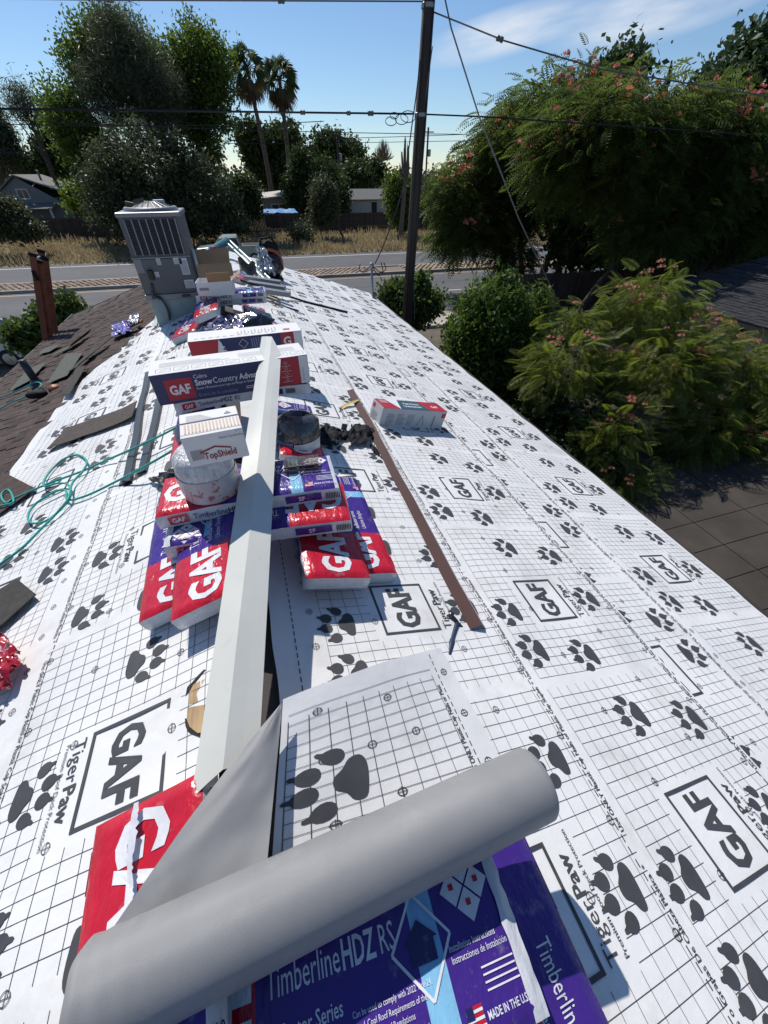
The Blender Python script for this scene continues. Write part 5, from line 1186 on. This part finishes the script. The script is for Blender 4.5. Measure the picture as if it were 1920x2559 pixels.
def mimosa(label, base, blobs, nfr, fl, tmpl, m, nflow, trunks, tr=.16, fr_=.09):
    root = empty('mimosa_tree', base, label, 'tree', 'mimosa trees'); B = Vector(base)
    P = sample(blobs, nfr//4, 4, .28, .35); C = np.concatenate([np.repeat([b_[0]], max(1, int(nfr//4*(b_[1][0]*b_[1][2])/sum(q[1][0]*q[1][2] for q in blobs)))*4, axis=0) for b_ in blobs])
    n = min(len(P), len(C)); P, C = P[:n], C[:n]
    D = (P-C)*np.array([1, 1, .25])+RNG.normal(size=P.shape)*.35; D[:, 2] -= .15
    V, F = fronds(P, D, tmpl, fl*(.7+.6*RNG.random(n))); V, F = above(V, F); put((V, F, None), 'crown', m, root, kind='stuff')
    top = P[P[:, 2] > C[:, 2]+.15]; sel = top[RNG.integers(0, len(top), nflow)] if nflow else None
    if nflow:
        cl = sel[RNG.integers(0, nflow//6, nflow)]+RNG.normal(size=(nflow, 3))*.22; V, F = flowers(cl+np.array([0, 0, .12]), fr_); put((V, F, None), 'flowers', M_pink, root, kind='stuff')
    bk = mat('mimosa_bark', (.055, .045, .035), .9, var=.25, vscale=6)
    for (x, y) in trunks:
        q = Vector((x, y, G)); t = Vector(random.choice(blobs)[0]); b = MB(); b.tube(spline([q-Vector((0, 0, .05)), q.lerp(t, .45)+Vector((random.uniform(-.3, .3), 0, .2)), t], 6), [tr*(1-.6*k/12) for k in range(13)], 8); put(b, 'trunk', bk, root, smooth=True)
        for k in range(5):
            e = Vector(random.choice(blobs)[0])+Vector((random.uniform(-.8, .8), random.uniform(-.8, .8), .2)); s = q.lerp(t, random.uniform(.4, .8)); b = MB(); b.tube(spline([s, s.lerp(e, .5)+Vector((0, 0, .3)), e], 4), [tr*.45*(1-.85*i/8) for i in range(9)], 6); put(b, 'limb', bk, root, smooth=True)
    return root
TM = frond_template(7, 1, .34, .45)
mimosa('mimosa with pink blossom overhanging the road right of the pole', gy(17, 22.5), [blob_at(1090, 330, 22, 95, 75), blob_at(975, 415, 22, 52, 55), blob_at(1165, 270, 22.5, 115, 75), blob_at(995, 500, 21.5, 62, 50), blob_at(1120, 430, 22, 90, 70), blob_at(1250, 290, 23, 120, 110), blob_at(1105, 555, 21, 50, 38), blob_at(1060, 490, 21.5, 65, 55), blob_at(1200, 400, 22.5, 90, 70)], 13000, .6, TM, G_mim, 420, [(15.2, 21.6), (18.0, 22.4), (20.2, 23.4)], .17, .17)
mimosa('large mimosa with pink blossom filling the upper right', gy(15, 15), [blob_at(1320, 270, 15, 130, 80), blob_at(1450, 265, 14.5, 100, 55), blob_at(1560, 330, 14, 90, 75), blob_at(1650, 420, 14, 90, 120), blob_at(1360, 380, 15, 110, 80), blob_at(1500, 430, 14.5, 110, 80), blob_at(1240, 330, 16, 115, 95), blob_at(1400, 500, 14.5, 115, 50), blob_at(1600, 290, 14.2, 80, 70), blob_at(1500, 240, 15, 90, 45)], 14000, .5, TM, G_mim, 420, [(13.6, 15.2), (16.0, 14.4), (18.2, 14.6)], .16, .12)
tree('broadleaf_tree', 'tall leafy tree rising behind the mimosas at the right edge', gy(24, 20.5), [blob_at(1620, 190, 20.5, 120, 105), blob_at(1550, 230, 20.5, 90, 85), blob_at(1670, 130, 20, 80, 85), blob_at(1640, 330, 20.5, 130, 130), blob_at(1510, 230, 20.5, 45, 60)], leafmat('leaf_tall', (.03, .055, .02), (.07, .105, .045), .3, .35), 700, 34, .35, .3, trunk=.3, group='trees in the neighbouring yard')
tree('broadleaf_tree', 'small leafy treetop showing above the mimosa crowns', gy(18, 24), [blob_at(1345, 165, 24, 60, 50), blob_at(1310, 195, 24, 70, 40)], leafmat('leaf_tall', (.03, .055, .02), (.07, .105, .045)), 130, 30, .4, .32, trunk=.2, group='trees in the neighbouring yard')
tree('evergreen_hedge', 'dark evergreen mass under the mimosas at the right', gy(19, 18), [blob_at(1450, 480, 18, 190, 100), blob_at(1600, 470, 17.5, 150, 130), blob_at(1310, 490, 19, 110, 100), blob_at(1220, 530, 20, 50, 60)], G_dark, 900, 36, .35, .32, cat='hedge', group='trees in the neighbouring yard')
b = MB(); q = Vector(Y6(1446, 170, 24)); b.tube([gy(21.3, 24), q-Vector((.2, 0, .5)), q, Vector(Y6(1452, 130, 24))], [.25, .22, .15, .03], 8); put(b, 'dead_snag', mat('snag', (.03, .025, .022), .9), label='dark pointed dead trunk above the mimosa crowns', cat='tree trunk')
# near mimosa beside the eave: separate fronds and blossoms
nb = [blob_at(1400, 660, 7.4, 120, 65, 70), blob_at(1230, 790, 6.6, 110, 70, 70), blob_at(1420, 800, 6.2, 170, 80, 80), blob_at(1590, 810, 6.2, 120, 70, 80), blob_at(1330, 930, 5.2, 90, 60, 60), blob_at(1530, 930, 5.4, 150, 80, 80), blob_at(1330, 1040, 4.6, 90, 50, 60), blob_at(1640, 1010, 4.6, 140, 60, 70)]
M3 = empty('mimosa_tree', gy(7.2, 5.9), 'near mimosa with fern like leaves and pink tufts beside the right eave', 'tree', 'mimosa trees')
tm1, tm2 = frond_template(13, 1, .27, .3), frond_template(11, 1, .3, .5)
fm = []
for tv, tf in (tm1, tm2):
    mb = MB(); mb.add([tuple(p*.5) for p in tv], [tuple(f) for f in tf]); fm.append(sharemesh(mb, 'frond', G_mim2))
nb += [blob_at(1650, 900, 5.6, 110, 80, 80), blob_at(1480, 740, 6.8, 130, 60, 70), blob_at(1250, 690, 7.4, 70, 40, 50)]
P = sample(nb, 4600, 1, .12, .35); C = np.array([min(nb, key=lambda q: sum(((p[i]-q[0][i])/q[1][i])**2 for i in range(3)))[0] for p in P])
D = (P-C)*np.array([1, 1, .2])+RNG.normal(size=P.shape)*.3; D[:, 2] -= .1
ok = (P[:, 0] > 3.75); P, C, D = P[ok], C[ok], D[ok]
order = np.argsort(-(P[:, 2]-.25*P[:, 1])); idx = order[:290]; rest = order[290:]
for i in idx:
    d = Vector(D[i]).normalized(); y = Vector((0, 0, 1)).cross(d).normalized(); M = Matrix((d, y, d.cross(y))).transposed() @ Matrix.Rotation(random.gauss(0, .4), 3, 'X')
    inst(fm[i % 2], 'frond', M3, P[i], M*random.uniform(.65, 1.05))
V, F = fronds(P[rest], D[rest], (tm1[0]*.5, tm1[1]), .6+.45*RNG.random(len(rest))); put((V, F, None), 'crown', G_mim2, M3, kind='stuff')
mb = MB()
for k in range(22):
    d = Vector((random.gauss(0, 1), random.gauss(0, 1), abs(random.gauss(0, 1))+.2)).normalized(); e = d.orthogonal().normalized()*.008; mb.add([Vector((0, 0, 0)), d*.05+e, d*.085, d*.05-e], [(0, 1, 2, 3)])
pf = sharemesh(mb, 'flower', M_pink)
hi = P[(P[:, 2] > C[:, 2]+.08)]
for k in range(85):
    q = hi[RNG.integers(0, len(hi))]
    for j in range(random.randint(2, 4)): inst(pf, 'flower', M3, q+RNG.normal(size=3)*np.array([.12, .12, .04])+np.array([0, 0, .1]), Matrix.Identity(3)*random.uniform(.7, 1.2))
M_bk3 = mat('mimosa_bark', (.055, .045, .035), .9); b = MB(); B = Vector(gy(7.2, 5.9)); J = Vector((6.9, 6.0, -3.6)); b.tube([B, J], [.12, .09], 8); put(b, 'trunk', M_bk3, M3, smooth=True)
for q in nb:
    b = MB(); e = Vector(q[0]); b.tube(spline([J, J.lerp(e, .5)+Vector((0, 0, -.1)), e+Vector((0, 0, -.05))], 4), [.06-.006*i for i in range(9)], 6); put(b, 'limb', M_bk3, M3, smooth=True)
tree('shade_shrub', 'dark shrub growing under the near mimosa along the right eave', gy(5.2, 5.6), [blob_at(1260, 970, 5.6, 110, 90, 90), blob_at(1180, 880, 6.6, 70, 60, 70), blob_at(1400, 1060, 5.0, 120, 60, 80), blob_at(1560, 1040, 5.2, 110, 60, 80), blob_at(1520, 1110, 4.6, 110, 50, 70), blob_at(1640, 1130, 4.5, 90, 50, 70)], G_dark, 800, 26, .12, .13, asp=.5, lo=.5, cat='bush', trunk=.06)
tree('leafy_hedge', 'dense glossy green hedge beyond the right eave', gy(5.9, 9.2), [((5.7, 9.2, -3.2), (1.25, 1.2, 1.3)), ((6.6, 9.4, -3.5), (1.2, 1.2, 1.15)), ((5.5, 8.8, -2.65), (.85, .85, .8)), ((6.3, 8.4, -3.7), (1.2, 1.0, 1.1)), ((5.0, 8.6, -3.9), (.75, .8, .9)), ((5.2, 8.9, -2.2), (.45, .5, .4)), ((6.1, 9.0, -2.4), (.5, .5, .45)), ((7.0, 9.2, -2.6), (.4, .4, .5)), ((4.75, 8.9, -3.1), (.4, .4, .5)), ((5.75, 9.1, -2.0), (.25, .3, .4))], G_hedge, 1500, 26, .14, .13, asp=.42, lo=.7, cat='hedge', trunk=.08)
tree('leafy_bush', 'round leafy bush beside the utility pole at the far eave', gy(4.9, 13.3), [((4.8, 13.3, -3.35), (1.0, .9, .85)), ((5.5, 13.2, -3.3), (.75, .7, .6)), ((4.5, 13.2, -3.8), (.9, .9, .9)), ((4.95, 13.2, -2.8), (.5, .5, .4)), ((5.95, 13.1, -3.1), (.4, .4, .3)), ((4.3, 13.1, -2.9), (.4, .4, .4)), ((5.4, 13.1, -2.6), (.3, .3, .35))], G_bush, 520, 18, .12, .14, asp=.7, lo=.6, cat='bush', trunk=.07)
tree('leafy_bush', 'leafy bush behind the ladder below the left eave', gy(-6.2, 13.3), [blob_at(110, 700, 13.3, 42, 36), blob_at(150, 668, 13.3, 24, 20), blob_at(60, 725, 13, 45, 30)], G_bush, 330, 18, .14, .16, asp=.7, lo=.5, cat='bush', trunk=.06)
# tufts of dry grass along the verge
n = 26000; gx, gyy = RNG.uniform(-34, 46, n), 37.9+RNG.random(n)**1.3*14; gyy -= .045*gx; hgt = .22+.5*RNG.random(n)*np.clip(.4+.8*np.sin(gx*.8+gyy)*np.sin(gx*.31), .2, 1.6); wd = .035+.03*RNG.random(n); ln_ = RNG.normal(size=(n, 2))*.14; t_ = RNG.random(n)*3.14
B0 = np.stack([gx, gyy, np.full(n, G)], 1); wv = np.stack([np.cos(t_)*wd, np.sin(t_)*wd*.3, 0*wd], 1); tp_ = B0+np.stack([ln_[:, 0], ln_[:, 1], hgt], 1)
put((np.stack([B0-wv, B0+wv, tp_+wv*.3, tp_-wv*.3], 1).reshape(-1, 3), np.arange(4*n).reshape(-1, 4), None), 'dry_grass', leafmat('dry_grass_blades', (.19, .15, .085), (.38, .31, .19), .3, .7), base=(0, 44, G), label='tall dry golden grass along the far side of the road', cat='grass', kind='stuff')

# ------------------------------------------------------------------ fences, houses, vehicles, pole and wires
M_fb = mat('fence_board', (.05, .035, .028), .9, isl=.3, var=.2, vscale=3)
def fence(label, a, c, h, bw=.15):
    a, c = Vector(a), Vector(c); d = (c-a).normalized(); root = empty('board_fence', tuple(a), label, 'fence', 'board fences'); b = MB(); n = int((c-a).length/bw)
    for k in range(n): b.fbox(frame(a+d*bw*k, d), 0, bw*.93, 0, .02, 0, h+random.uniform(-.03, .03))
    put(b, 'boards', M_fb, root, kind='stuff')
    for z in (.3, h-.3):
        b = MB(); b.fbox(frame(a, d), 0, (c-a).length, .02, .06, z, z+.08); put(b, 'rail', M_fb, root)
fence('dark board fence beyond the dry grass at the left', gy(-28, 54.5), gy(-1.5, 52.8), 1.75)
fence('dark board fence beyond the dry grass in the middle', gy(-1.3, 52.8), gy(27, 51.5), 1.75)
fence('dark board fence under the mimosas near the road', gy(10.5, 16.6), gy(26, 15.2), 1.7)
M_gs = mat('house_grey_siding', (.17, .19, .21), .8, var=.06, vscale=2); M_rf = mat('grey_roofing', (.16, .155, .15), .9, var=.15, vscale=3); M_win = mat('window_glass', (.02, .025, .03), .1, spec=.8); M_trim = mat('white_trim', (.6, .6, .58), .6)
def window(parent, fr, x0, x1, z0, z1, y=-.02, mull=1):
    b = MB(); b.fbox(fr, x0, x1, y-.03, y, z0, z0+.07); b.fbox(fr, x0, x1, y-.03, y, z1-.07, z1); b.fbox(fr, x0, x0+.07, y-.03, y, z0+.07, z1-.07); b.fbox(fr, x1-.07, x1, y-.03, y, z0+.07, z1-.07)
    for k in range(mull): xm = x0+(x1-x0)*(k+1)/(mull+1); b.fbox(fr, xm-.03, xm+.03, y-.028, y, z0+.07, z1-.07)
    w = put(b, 'window', M_trim, parent); b = MB(); b.fbox(fr, x0+.02, x1-.02, y-.005, y+.005, z0+.02, z1-.02); put(b, 'pane', M_win, w)
hl = empty('grey_house', gy(-19, 61), 'grey gabled house behind the fence at the left', 'house', 'houses beyond the road')
fr = frame(gy(-22.5, 58.5), (1, 0, 0)); wl_, dp, hh, gh = 8.2, 8, 2.9, 4.75
b = MB(); b.fbox(fr, 0, wl_, 0, dp, 0, hh); b.add([fr(0, 0, hh), fr(wl_*.72, 0, hh), fr(wl_*.36, 0, gh)], [(0, 1, 2)]); b.add([fr(0, dp, hh), fr(wl_*.72, dp, hh), fr(wl_*.36, dp, gh)], [(0, 2, 1)]); put(b, 'wall', M_gs, hl)
b = MB(); b.add([fr(-.3, -.4, hh-.15), fr(-.3, dp, hh-.15), fr(wl_*.36, dp, gh+.08), fr(wl_*.36, -.4, gh+.08)], [(0, 1, 2, 3)]); b.add([fr(wl_*.36, -.4, gh+.08), fr(wl_*.36, dp, gh+.08), fr(wl_+.5, dp, hh-.05), fr(wl_+.5, -.4, hh-.05)], [(0, 1, 2, 3)]); rf = put(b, 'roof', M_rf, hl)
rf.modifiers.new('thick', 'SOLIDIFY').thickness = .12
window(hl, fr, 2.5, 3.5, 3.05, 3.85, mull=1); window(hl, fr, 6.6, 7.6, 1.3, 2.3)
b = MB(); b.add([fr(-1, -2.4, 2.4), fr(5.6, -2.4, 2.4), fr(5.6, -.05, 2.75), fr(-1, -.05, 2.75)], [(0, 1, 2, 3)]); pc = put(b, 'porch_roof', M_rf, hl); pc.modifiers.new('thick', 'SOLIDIFY').thickness = .1
for x in (.5, 3, 5.4): b = MB(); b.fbox(fr, x-.07, x+.07, -2.3, -2.16, 0, 2.38); put(b, 'porch_post', M_trim, hl)
b = MB(); b.lathe(fr(4.2, 3, 4.9), [(.1, -.4), (.1, .3), (.16, .32), (0, .4)], 10); put(b, 'roof_vent', M_rf, hl)
mh = empty('mobile_home', gy(18.5, 64), 'pale mobile home with grey roof left of the utility pole', 'house', 'houses beyond the road'); fr = frame(gy(13.6, 62), (1, -.05, 0)); M_ms = mat('pale_siding', (.42, .42, .38), .7, var=.05, vscale=2)
b = MB(); b.fbox(fr, 0, 12, 0, 4.2, 0, 2.55); put(b, 'wall', M_ms, mh)
for k in range(40): b = MB(); b.fbox(fr, k*.3, k*.3+.02, -.012, 0, .1, 2.5); put(b, 'siding_rib', M_ms, mh)
b = MB(); b.add([fr(-.2, -.25, 2.5), fr(12.2, -.25, 2.5), fr(12.2, 2.1, 3.5), fr(-.2, 2.1, 3.5), fr(-.2, 4.5, 2.5), fr(12.2, 4.5, 2.5)], [(0, 1, 2, 3), (3, 2, 5, 4)]); put(b, 'roof', M_rf, mh).modifiers.new('thick', 'SOLIDIFY').thickness = .12
window(mh, fr, 4.0, 4.9, .9, 2.3, mull=0); window(mh, fr, 8, 9.4, 1.1, 2.2)
shd = empty('low_house', gy(5.5, 64), 'low grey house with a pale roof between the cypress and the shrub', 'house', 'houses beyond the road'); fr = frame(gy(3.8, 62), (1, -.05, 0))
b = MB(); b.fbox(fr, 0, 6, 0, 4, 0, 2.7); put(b, 'wall', M_gs, shd); window(shd, fr, 1.1, 2.9, 1.1, 2.2, mull=1)
b = MB(); b.add([fr(-.3, -.5, 2.75), fr(6.4, -.5, 3.35), fr(6.4, 4.2, 3.7), fr(-.3, 4.2, 3.1)], [(0, 1, 2, 3)]); put(b, 'roof', mat('pale_roof', (.5, .44, .38), .8), shd).modifiers.new('thick', 'SOLIDIFY').thickness = .15
c_ = Y6(605, 458, 53.5); rag('blue_tarp', [(c_[0]-1.9, 53.2, c_[2]-.12), (c_[0]+1.9, 53.2, c_[2]-.18), (c_[0]+1.7, 54.6, c_[2]+.12), (c_[0]-1.6, 54.6, c_[2]+.12)], 'bright blue tarp stretched above the far fence', 'tarp', mat('tarp_blue', (.1, .3, .6), .4), 3, .12, 12)
# neighbour's roof at the right
nh = empty('neighbour_house', gy(17, 7), 'neighbouring house with dark grey shingle roof at the right edge', 'house', 'houses beyond the road'); nh['group'] = 'neighbouring houses'
ex0, ez0, ex1, ez1, ya, yb = 12.6, -3.0, 20.0, -1.77, 1.5, 11.3; sx_ = (ez1-ez0)/(ex1-ex0); sl2 = math.hypot(1, sx_)
b = MB(); b.box(((ex0+ex1)/2+.6, (ya+yb)/2, (G-3.05)/2), (ex1-ex0, yb-ya-.6, -3.05-G)); put(b, 'wall', M_wall, nh)
b = MB(); b.add([(ex0, ya, ez0), (ex1, ya, ez1), (ex1, yb, ez1), (ex0, yb, ez0), (ex0, ya, ez0-.15), (ex1, ya, ez0-.15), (ex1, yb, ez0-.15), (ex0, yb, ez0-.15)], [(0, 1, 2, 3), (7, 6, 5, 4), (0, 4, 5, 1), (1, 5, 6, 2), (2, 6, 7, 3), (3, 7, 4, 0)]); put(b, 'roof_deck', M_fascia, nh)
M_nsh = mat('dark_grey_shingle', (.036, .036, .04), .95, var=.2, vscale=14, bump=.5, bscale=140, isl=.25, spec=.2); nm = []
for k in range(5):
    b = MB(); b.box((.6, .1, .004), (1.2, .22, .01)); x = 0
    while x < 1.2:
        x1_ = min(1.2, x+random.uniform(.14, .3))
        if random.random() < .6: b.box(((x+x1_)/2, .09, .013), (x1_-x-.015, .19, .01))
        x = x1_
    nm.append(sharemesh(b, 'shingle', M_nsh))
ey_ = Vector((1/sl2, 0, sx_/sl2)); ex_ = Vector((0, -1, 0)); Mn = Matrix((ex_, ey_, ex_.cross(ey_))).transposed() @ Matrix.Rotation(-.06, 3, 'X')
for r_ in range(32):
    for i in range(8):
        y = yb-i*1.205-(r_ % 4)*.2
        if y-1.2 < ya: continue
        inst(random.choice(nm), 'shingle', nh, Vector((ex0, y, ez0))+ey_*(r_*.178)+Vector((0, 0, .014)), Mn)
b = MB(); q = Vector(Y6(1615, 690, 8)); b.tube([q-Vector((0, 0, .6)), q], .06, 10); put(b, 'vent_pipe', M_fascia, nh)
# pickup truck on the far side of the road
tk = empty('pickup_truck', gy(-.6, 35.6), 'pale green pickup truck on the road behind the air conditioner', 'truck'); fr = frame(gy(-2.9, 34.8), (1, -.03, 0)); M_tp = mat('truck_paint', (.22, .3, .28), .3, .3, coat=.5); M_ty = mat('tyre', (.015, .015, .015), .8)
b = MB(); sec = [(0, .45), (0, .95), (.15, 1.02), (1.2, 1.08), (1.75, 1.6), (2.95, 1.62), (3.15, 1.1), (4.75, 1.1), (4.78, .45)]
b.add([fr(x, y, z) for y in (0, 1.7) for x, z in sec], [tuple(range(9)), tuple(range(17, 8, -1))]+[(k, k+9, (k+1) % 9+9, (k+1) % 9) for k in range(9)]); put(b, 'body', M_tp, tk, bevel=.04)
for nm_, pts in (('side_window', [(1.45, 1.12), (1.85, 1.54), (2.3, 1.55), (2.3, 1.12)]), ('side_window', [(2.38, 1.12), (2.38, 1.55), (2.85, 1.55), (2.98, 1.12)])): b = MB(); b.add([fr(x, -.012, z) for x, z in pts], [(0, 3, 2, 1)]); put(b, nm_, M_win, tk)
b = MB(); b.fbox(fr, 3.25, 4.7, .08, 1.62, 1.095, 1.108); put(b, 'bed_floor', M_bkf, tk)
for x in (.9, 3.9):
    for y in (.08, 1.6):
        b = MB(); b.lathe(fr(x, y, .34), [(0, -.1), (.3, -.1), (.34, -.06), (.34, .06), (.3, .1), (0, .1)], 20, 0, ax=(0, 1, 0)); w_ = put(b, 'wheel', M_ty, tk, smooth=True); b = MB(); b.lathe(fr(x, y, .34), [(0, -.115), (.18, -.11), (.2, -.1)], 16, 0, ax=(0, 1, 0)); put(b, 'rim', M_al, w_)
b = MB(); b.fbox(fr, 4.74, 4.8, .05, .25, .75, 1.0); put(b, 'tail_light', mat('tail_red', (.4, .02, .02), .3), tk)
b = MB(); b.fbox(fr, 1.9, 2.9, .1, 1.6, 1.62, 1.66); put(b, 'roof_panel', mat('truck_roof', (.5, .55, .53), .3, .2, coat=.5), tk, bevel=.02)
# white car in the driveway at the left
cr = empty('parked_car', gy(-9, 15.6), 'white car parked behind the bush at the left edge', 'car'); fr = frame(gy(-11.3, 16.6), (1, -.12, 0)); M_cw = mat('car_white', (.62, .63, .65), .25, 0, coat=.6)
sec = [(0, .3), (.05, .75), (.5, .82), (1.2, 1.26), (2.6, 1.28), (3.3, .86), (4.1, .72), (4.15, .3)]
b = MB(); b.add([fr(x, y, z) for y in (0, 1.6) for x, z in sec], [tuple(range(8)), tuple(range(15, 7, -1))]+[(k, k+8, (k+1) % 8+8, (k+1) % 8) for k in range(8)]); put(b, 'body', M_cw, cr, bevel=.05)
b = MB(); b.add([fr(x, -.012, z) for x, z in ((.75, .86), (1.25, 1.2), (2.55, 1.22), (3.1, .88))], [(0, 3, 2, 1)]); put(b, 'side_window', M_win, cr)
b = MB(); b.add([fr(3.27, .1, .9), fr(3.27, 1.5, .9), fr(2.66, 1.4, 1.28), fr(2.66, .2, 1.28)], [(0, 1, 2, 3)]); put(b, 'windscreen', M_win, cr)
for x in (.8, 3.3):
    for y in (.05, 1.55): b = MB(); b.lathe(fr(x, y, .3), [(0, -.1), (.27, -.1), (.3, -.05), (.3, .05), (.27, .1), (0, .1)], 20, 0, ax=(0, 1, 0)); w_ = put(b, 'wheel', M_ty, cr, smooth=True); b = MB(); b.lathe(fr(x, y, .3), [(0, -.115), (.17, -.11), (.19, -.1)], 16, 0, ax=(0, 1, 0)); put(b, 'rim', M_al, w_)
# dark utility trailer frame by the driveway
tl = empty('utility_trailer', gy(-6.9, 9.8), 'dark trailer frame below the left eave', 'trailer'); M_tl = mat('trailer_black', (.02, .02, .022), .4, .4)
fr = frame(gy(-7.9, 8.4), (.35, 1, 0))
b = MB(); b.fbox(fr, 0, 3.2, -1.4, 0, .5, .62); put(b, 'deck', M_tl, tl)
for y in (-1.4, 0):
    for z in (.9, 1.25): b = MB(); b.tube([fr(0, y, z), fr(3.2, y, z)], .03, 6); put(b, 'rail', M_al if z > 1 else M_tl, tl)
    for x in (0, 1.05, 2.1, 3.2): b = MB(); b.tube([fr(x, y, .6), fr(x, y, 1.25)], .03, 6); put(b, 'post', M_tl, tl)
    b = MB(); b.lathe(fr(1.5, y+(.12 if y == 0 else -.12), .33), [(0, -.09), (.28, -.09), (.33, -.04), (.33, .04), (.28, .09), (0, .09)], 18, 0, ax=fr.ey); put(b, 'wheel', M_ty, tl, smooth=True)
# utility pole with hardware
pp = empty('utility_pole', gy(4.52, 12.2), 'dark wooden utility pole rising beside the far eave', 'pole'); M_pole = mat('pole_wood', (.05, .036, .028), .85, var=.35, vscale=4, stretch=(12, 12, .6), bump=.5, bscale=10)
pt = Vector((4.87, 12.2, 4.6)); pb_ = Vector((4.52, 12.2, G)); b = MB(); b.tube([pb_-Vector((0, 0, .1)), pb_.lerp(pt, .5), pt], [.155, .13, .105], 16); put(b, 'post', M_pole, pp, smooth=True)
for k, xx in enumerate((-.12, .115)):
    b = MB(); b.tube([pb_+Vector((xx*.6, -.12, .05)), pb_.lerp(pt, .6)+Vector((xx*.9, -.1, 0)), pb_.lerp(pt, .95)+Vector((xx*.85, -.08, 0))], .018, 6); put(b, 'riser_conduit', M_wire, pp)
for zz in (1.05, 2.65):
    b = MB(); q = pb_.lerp(pt, (zz-G)/(4.6-G)); b.lathe(q, [(.128, -.04), (.14, -.03), (.14, .03), (.128, .04)], 16); put(b, 'band', M_galv, pp)
# wires
def wire(pts, r, label, sag_=0.0, m=None, extra=None, cat='wire'):
    P = [Vector(p) for p in pts]; b = MB(); out = []
    for a, c in zip(P[:-1], P[1:]):
        for k in range(16): t = k/16; q = a.lerp(c, t); q.z -= sag_*4*t*(1-t); out.append(q)
    out.append(P[-1]); b.tube(out, r, 6)
    if extra is None: put(b, 'wire', m or M_wire, label=label, cat=cat, group='overhead wires', base=tuple(P[0]))
    else:
        root = empty('wire', tuple(P[0]), label, cat, 'overhead wires'); put(b, 'strand', m or M_wire, root)
        for (t, rr, ll) in extra:
            i = int(t*(len(out)-2)); a, c = out[i], out[i+1]; d = (c-a).normalized(); b = MB(); b.lathe(a-d*ll/2, [(0, 0), (rr, .0), (rr, ll*.4), (rr*.7, ll*.5), (rr, ll*.6), (rr, ll), (0, ll)], 10, 0, ax=d); put(b, 'insulator', mat('insulator', (.1, .1, .1), .4), root, smooth=True)
M_al2 = mat('bare_strand', (.2, .2, .21), .4, .6)
c0, c1_ = Vector(Y6(0, 235, 12.2)), Vector(Y6(893, 246, 12.2))
wire([c0+(c0-c1_)*3, c0, c1_], .019, 'thick black cable crossing the picture left of the pole', extra=[(.9, .04, .1), (.94, .04, .08), (.97, .045, .12), (.985, .04, .08)])
wire([c1_+Vector((.25, 0, 0)), Vector(Y6(1042, 252, 12.2)), Vector(Y6(1042, 252, 12.2))+Vector((24, 1.5, -.3))], .016, 'thick black cable leaving the pole to the right')
for k, (pa, pb2, Y_, r, lab) in enumerate((((0, 258), (1000, 290), 30, .018, 'thin wire just under the thick cable'), ((0, 268), (700, 262), 26, .016, 'thin wire rising to the right towards the pole'), ((0, 330), (520, 303), 60, .03, 'faint wire low on the left over the trees'), ((440, 303), (1010, 290), 60, .03, 'faint wire above the horizon beside the palms'), ((480, 310), (1160, 300), 64, .03, 'lowest faint wire above the horizon'))):
    wire([Y6(*pa, Y_), Y6(*pb2, Y_)], r, lab, .1)
wire([Y6(-200, -6, 12.2), Y6(250, 0, 12.2), Y6(916, 3, 12.2)], .012, 'thin guy strand along the top edge left of the pole', extra=[(.78, .04, .12)], m=M_al2)
wire([Y6(937, 26, 12.2), Y6(1090, 88, 11.2), Y6(1300, 150, 10.6), Vector(Y6(1300, 150, 10.6))+Vector((9, -3, -1.0))], .014, 'strand with insulator running right from the pole top', extra=[(.33, .045, .14)], m=M_al2)
ga = Vector(Y6(958, -20, 12.1)); gb = Vector(Z6(1215, 690, -4.2)); gb = Vector((8.6, 10.5, G)); gt = Vector(Y6(1200, 640, 10.8))
wire([ga, Y6(975, 60, 11.9), Y6(1035, 250, 11.6), Y6(1120, 470, 11.2), gt, gt+(gt-Vector(Y6(1120, 470, 11.2)))*.9], .016, 'long guy wire slanting down in front of the mimosa', m=M_al2)
wire([Y6(908, 130, 12.1), Y6(893, 250, 12), Y6(868, 420, 11.7), mt+Vector((.1, .02, .05))], .014, 'service drop from the pole to the mast', .08)
wire([Y6(935, 100, 12.1), Y6(903, 330, 12.1), Y6(893, 560, 12.1), Y6(896, 690, 12.1)], .01, 'pale strand hanging along the pole', m=M_al2)
b = MB()
for k in range(4): cx, cy, r = ((845, 262, 12), (868, 258, 14), (882, 252, 16), (852, 250, 9))[k]; b.tube([Y6(cx+r*math.cos(t), cy+r*.8*math.sin(t), 12.15) for t in np.linspace(0, 6.28, 16)], .008, 5)
put(b, 'cable_coil', M_wire, label='coiled cable loops hanging on the thick cable left of the pole', cat='cable')
for k, (x, y0, y1, Y_, lab) in enumerate(((728, 285, 400, 80, 'distant power pole right of the palms'), (926, 275, 420, 75, 'distant thin pole right of the utility pole'))):
    t_ = Vector(Y6(x, y0, Y_)); root = empty('distant_pole', (t_.x, Y_, G), lab, 'pole', 'distant poles'); b = MB(); b.tube([(t_.x, Y_, G), t_], .13, 6); put(b, 'post', M_pole, root); b = MB(); b.box(t_-Vector((0, 0, .5)), (1.8, .12, .12)); put(b, 'cross_arm', M_pole, root)
    b = MB(); b.lathe(t_-Vector((-.35, 0, 3.2)), [(0, 0), (.25, 0), (.25, .8), (0, .85)], 10); put(b, 'transformer', M_galv, root)
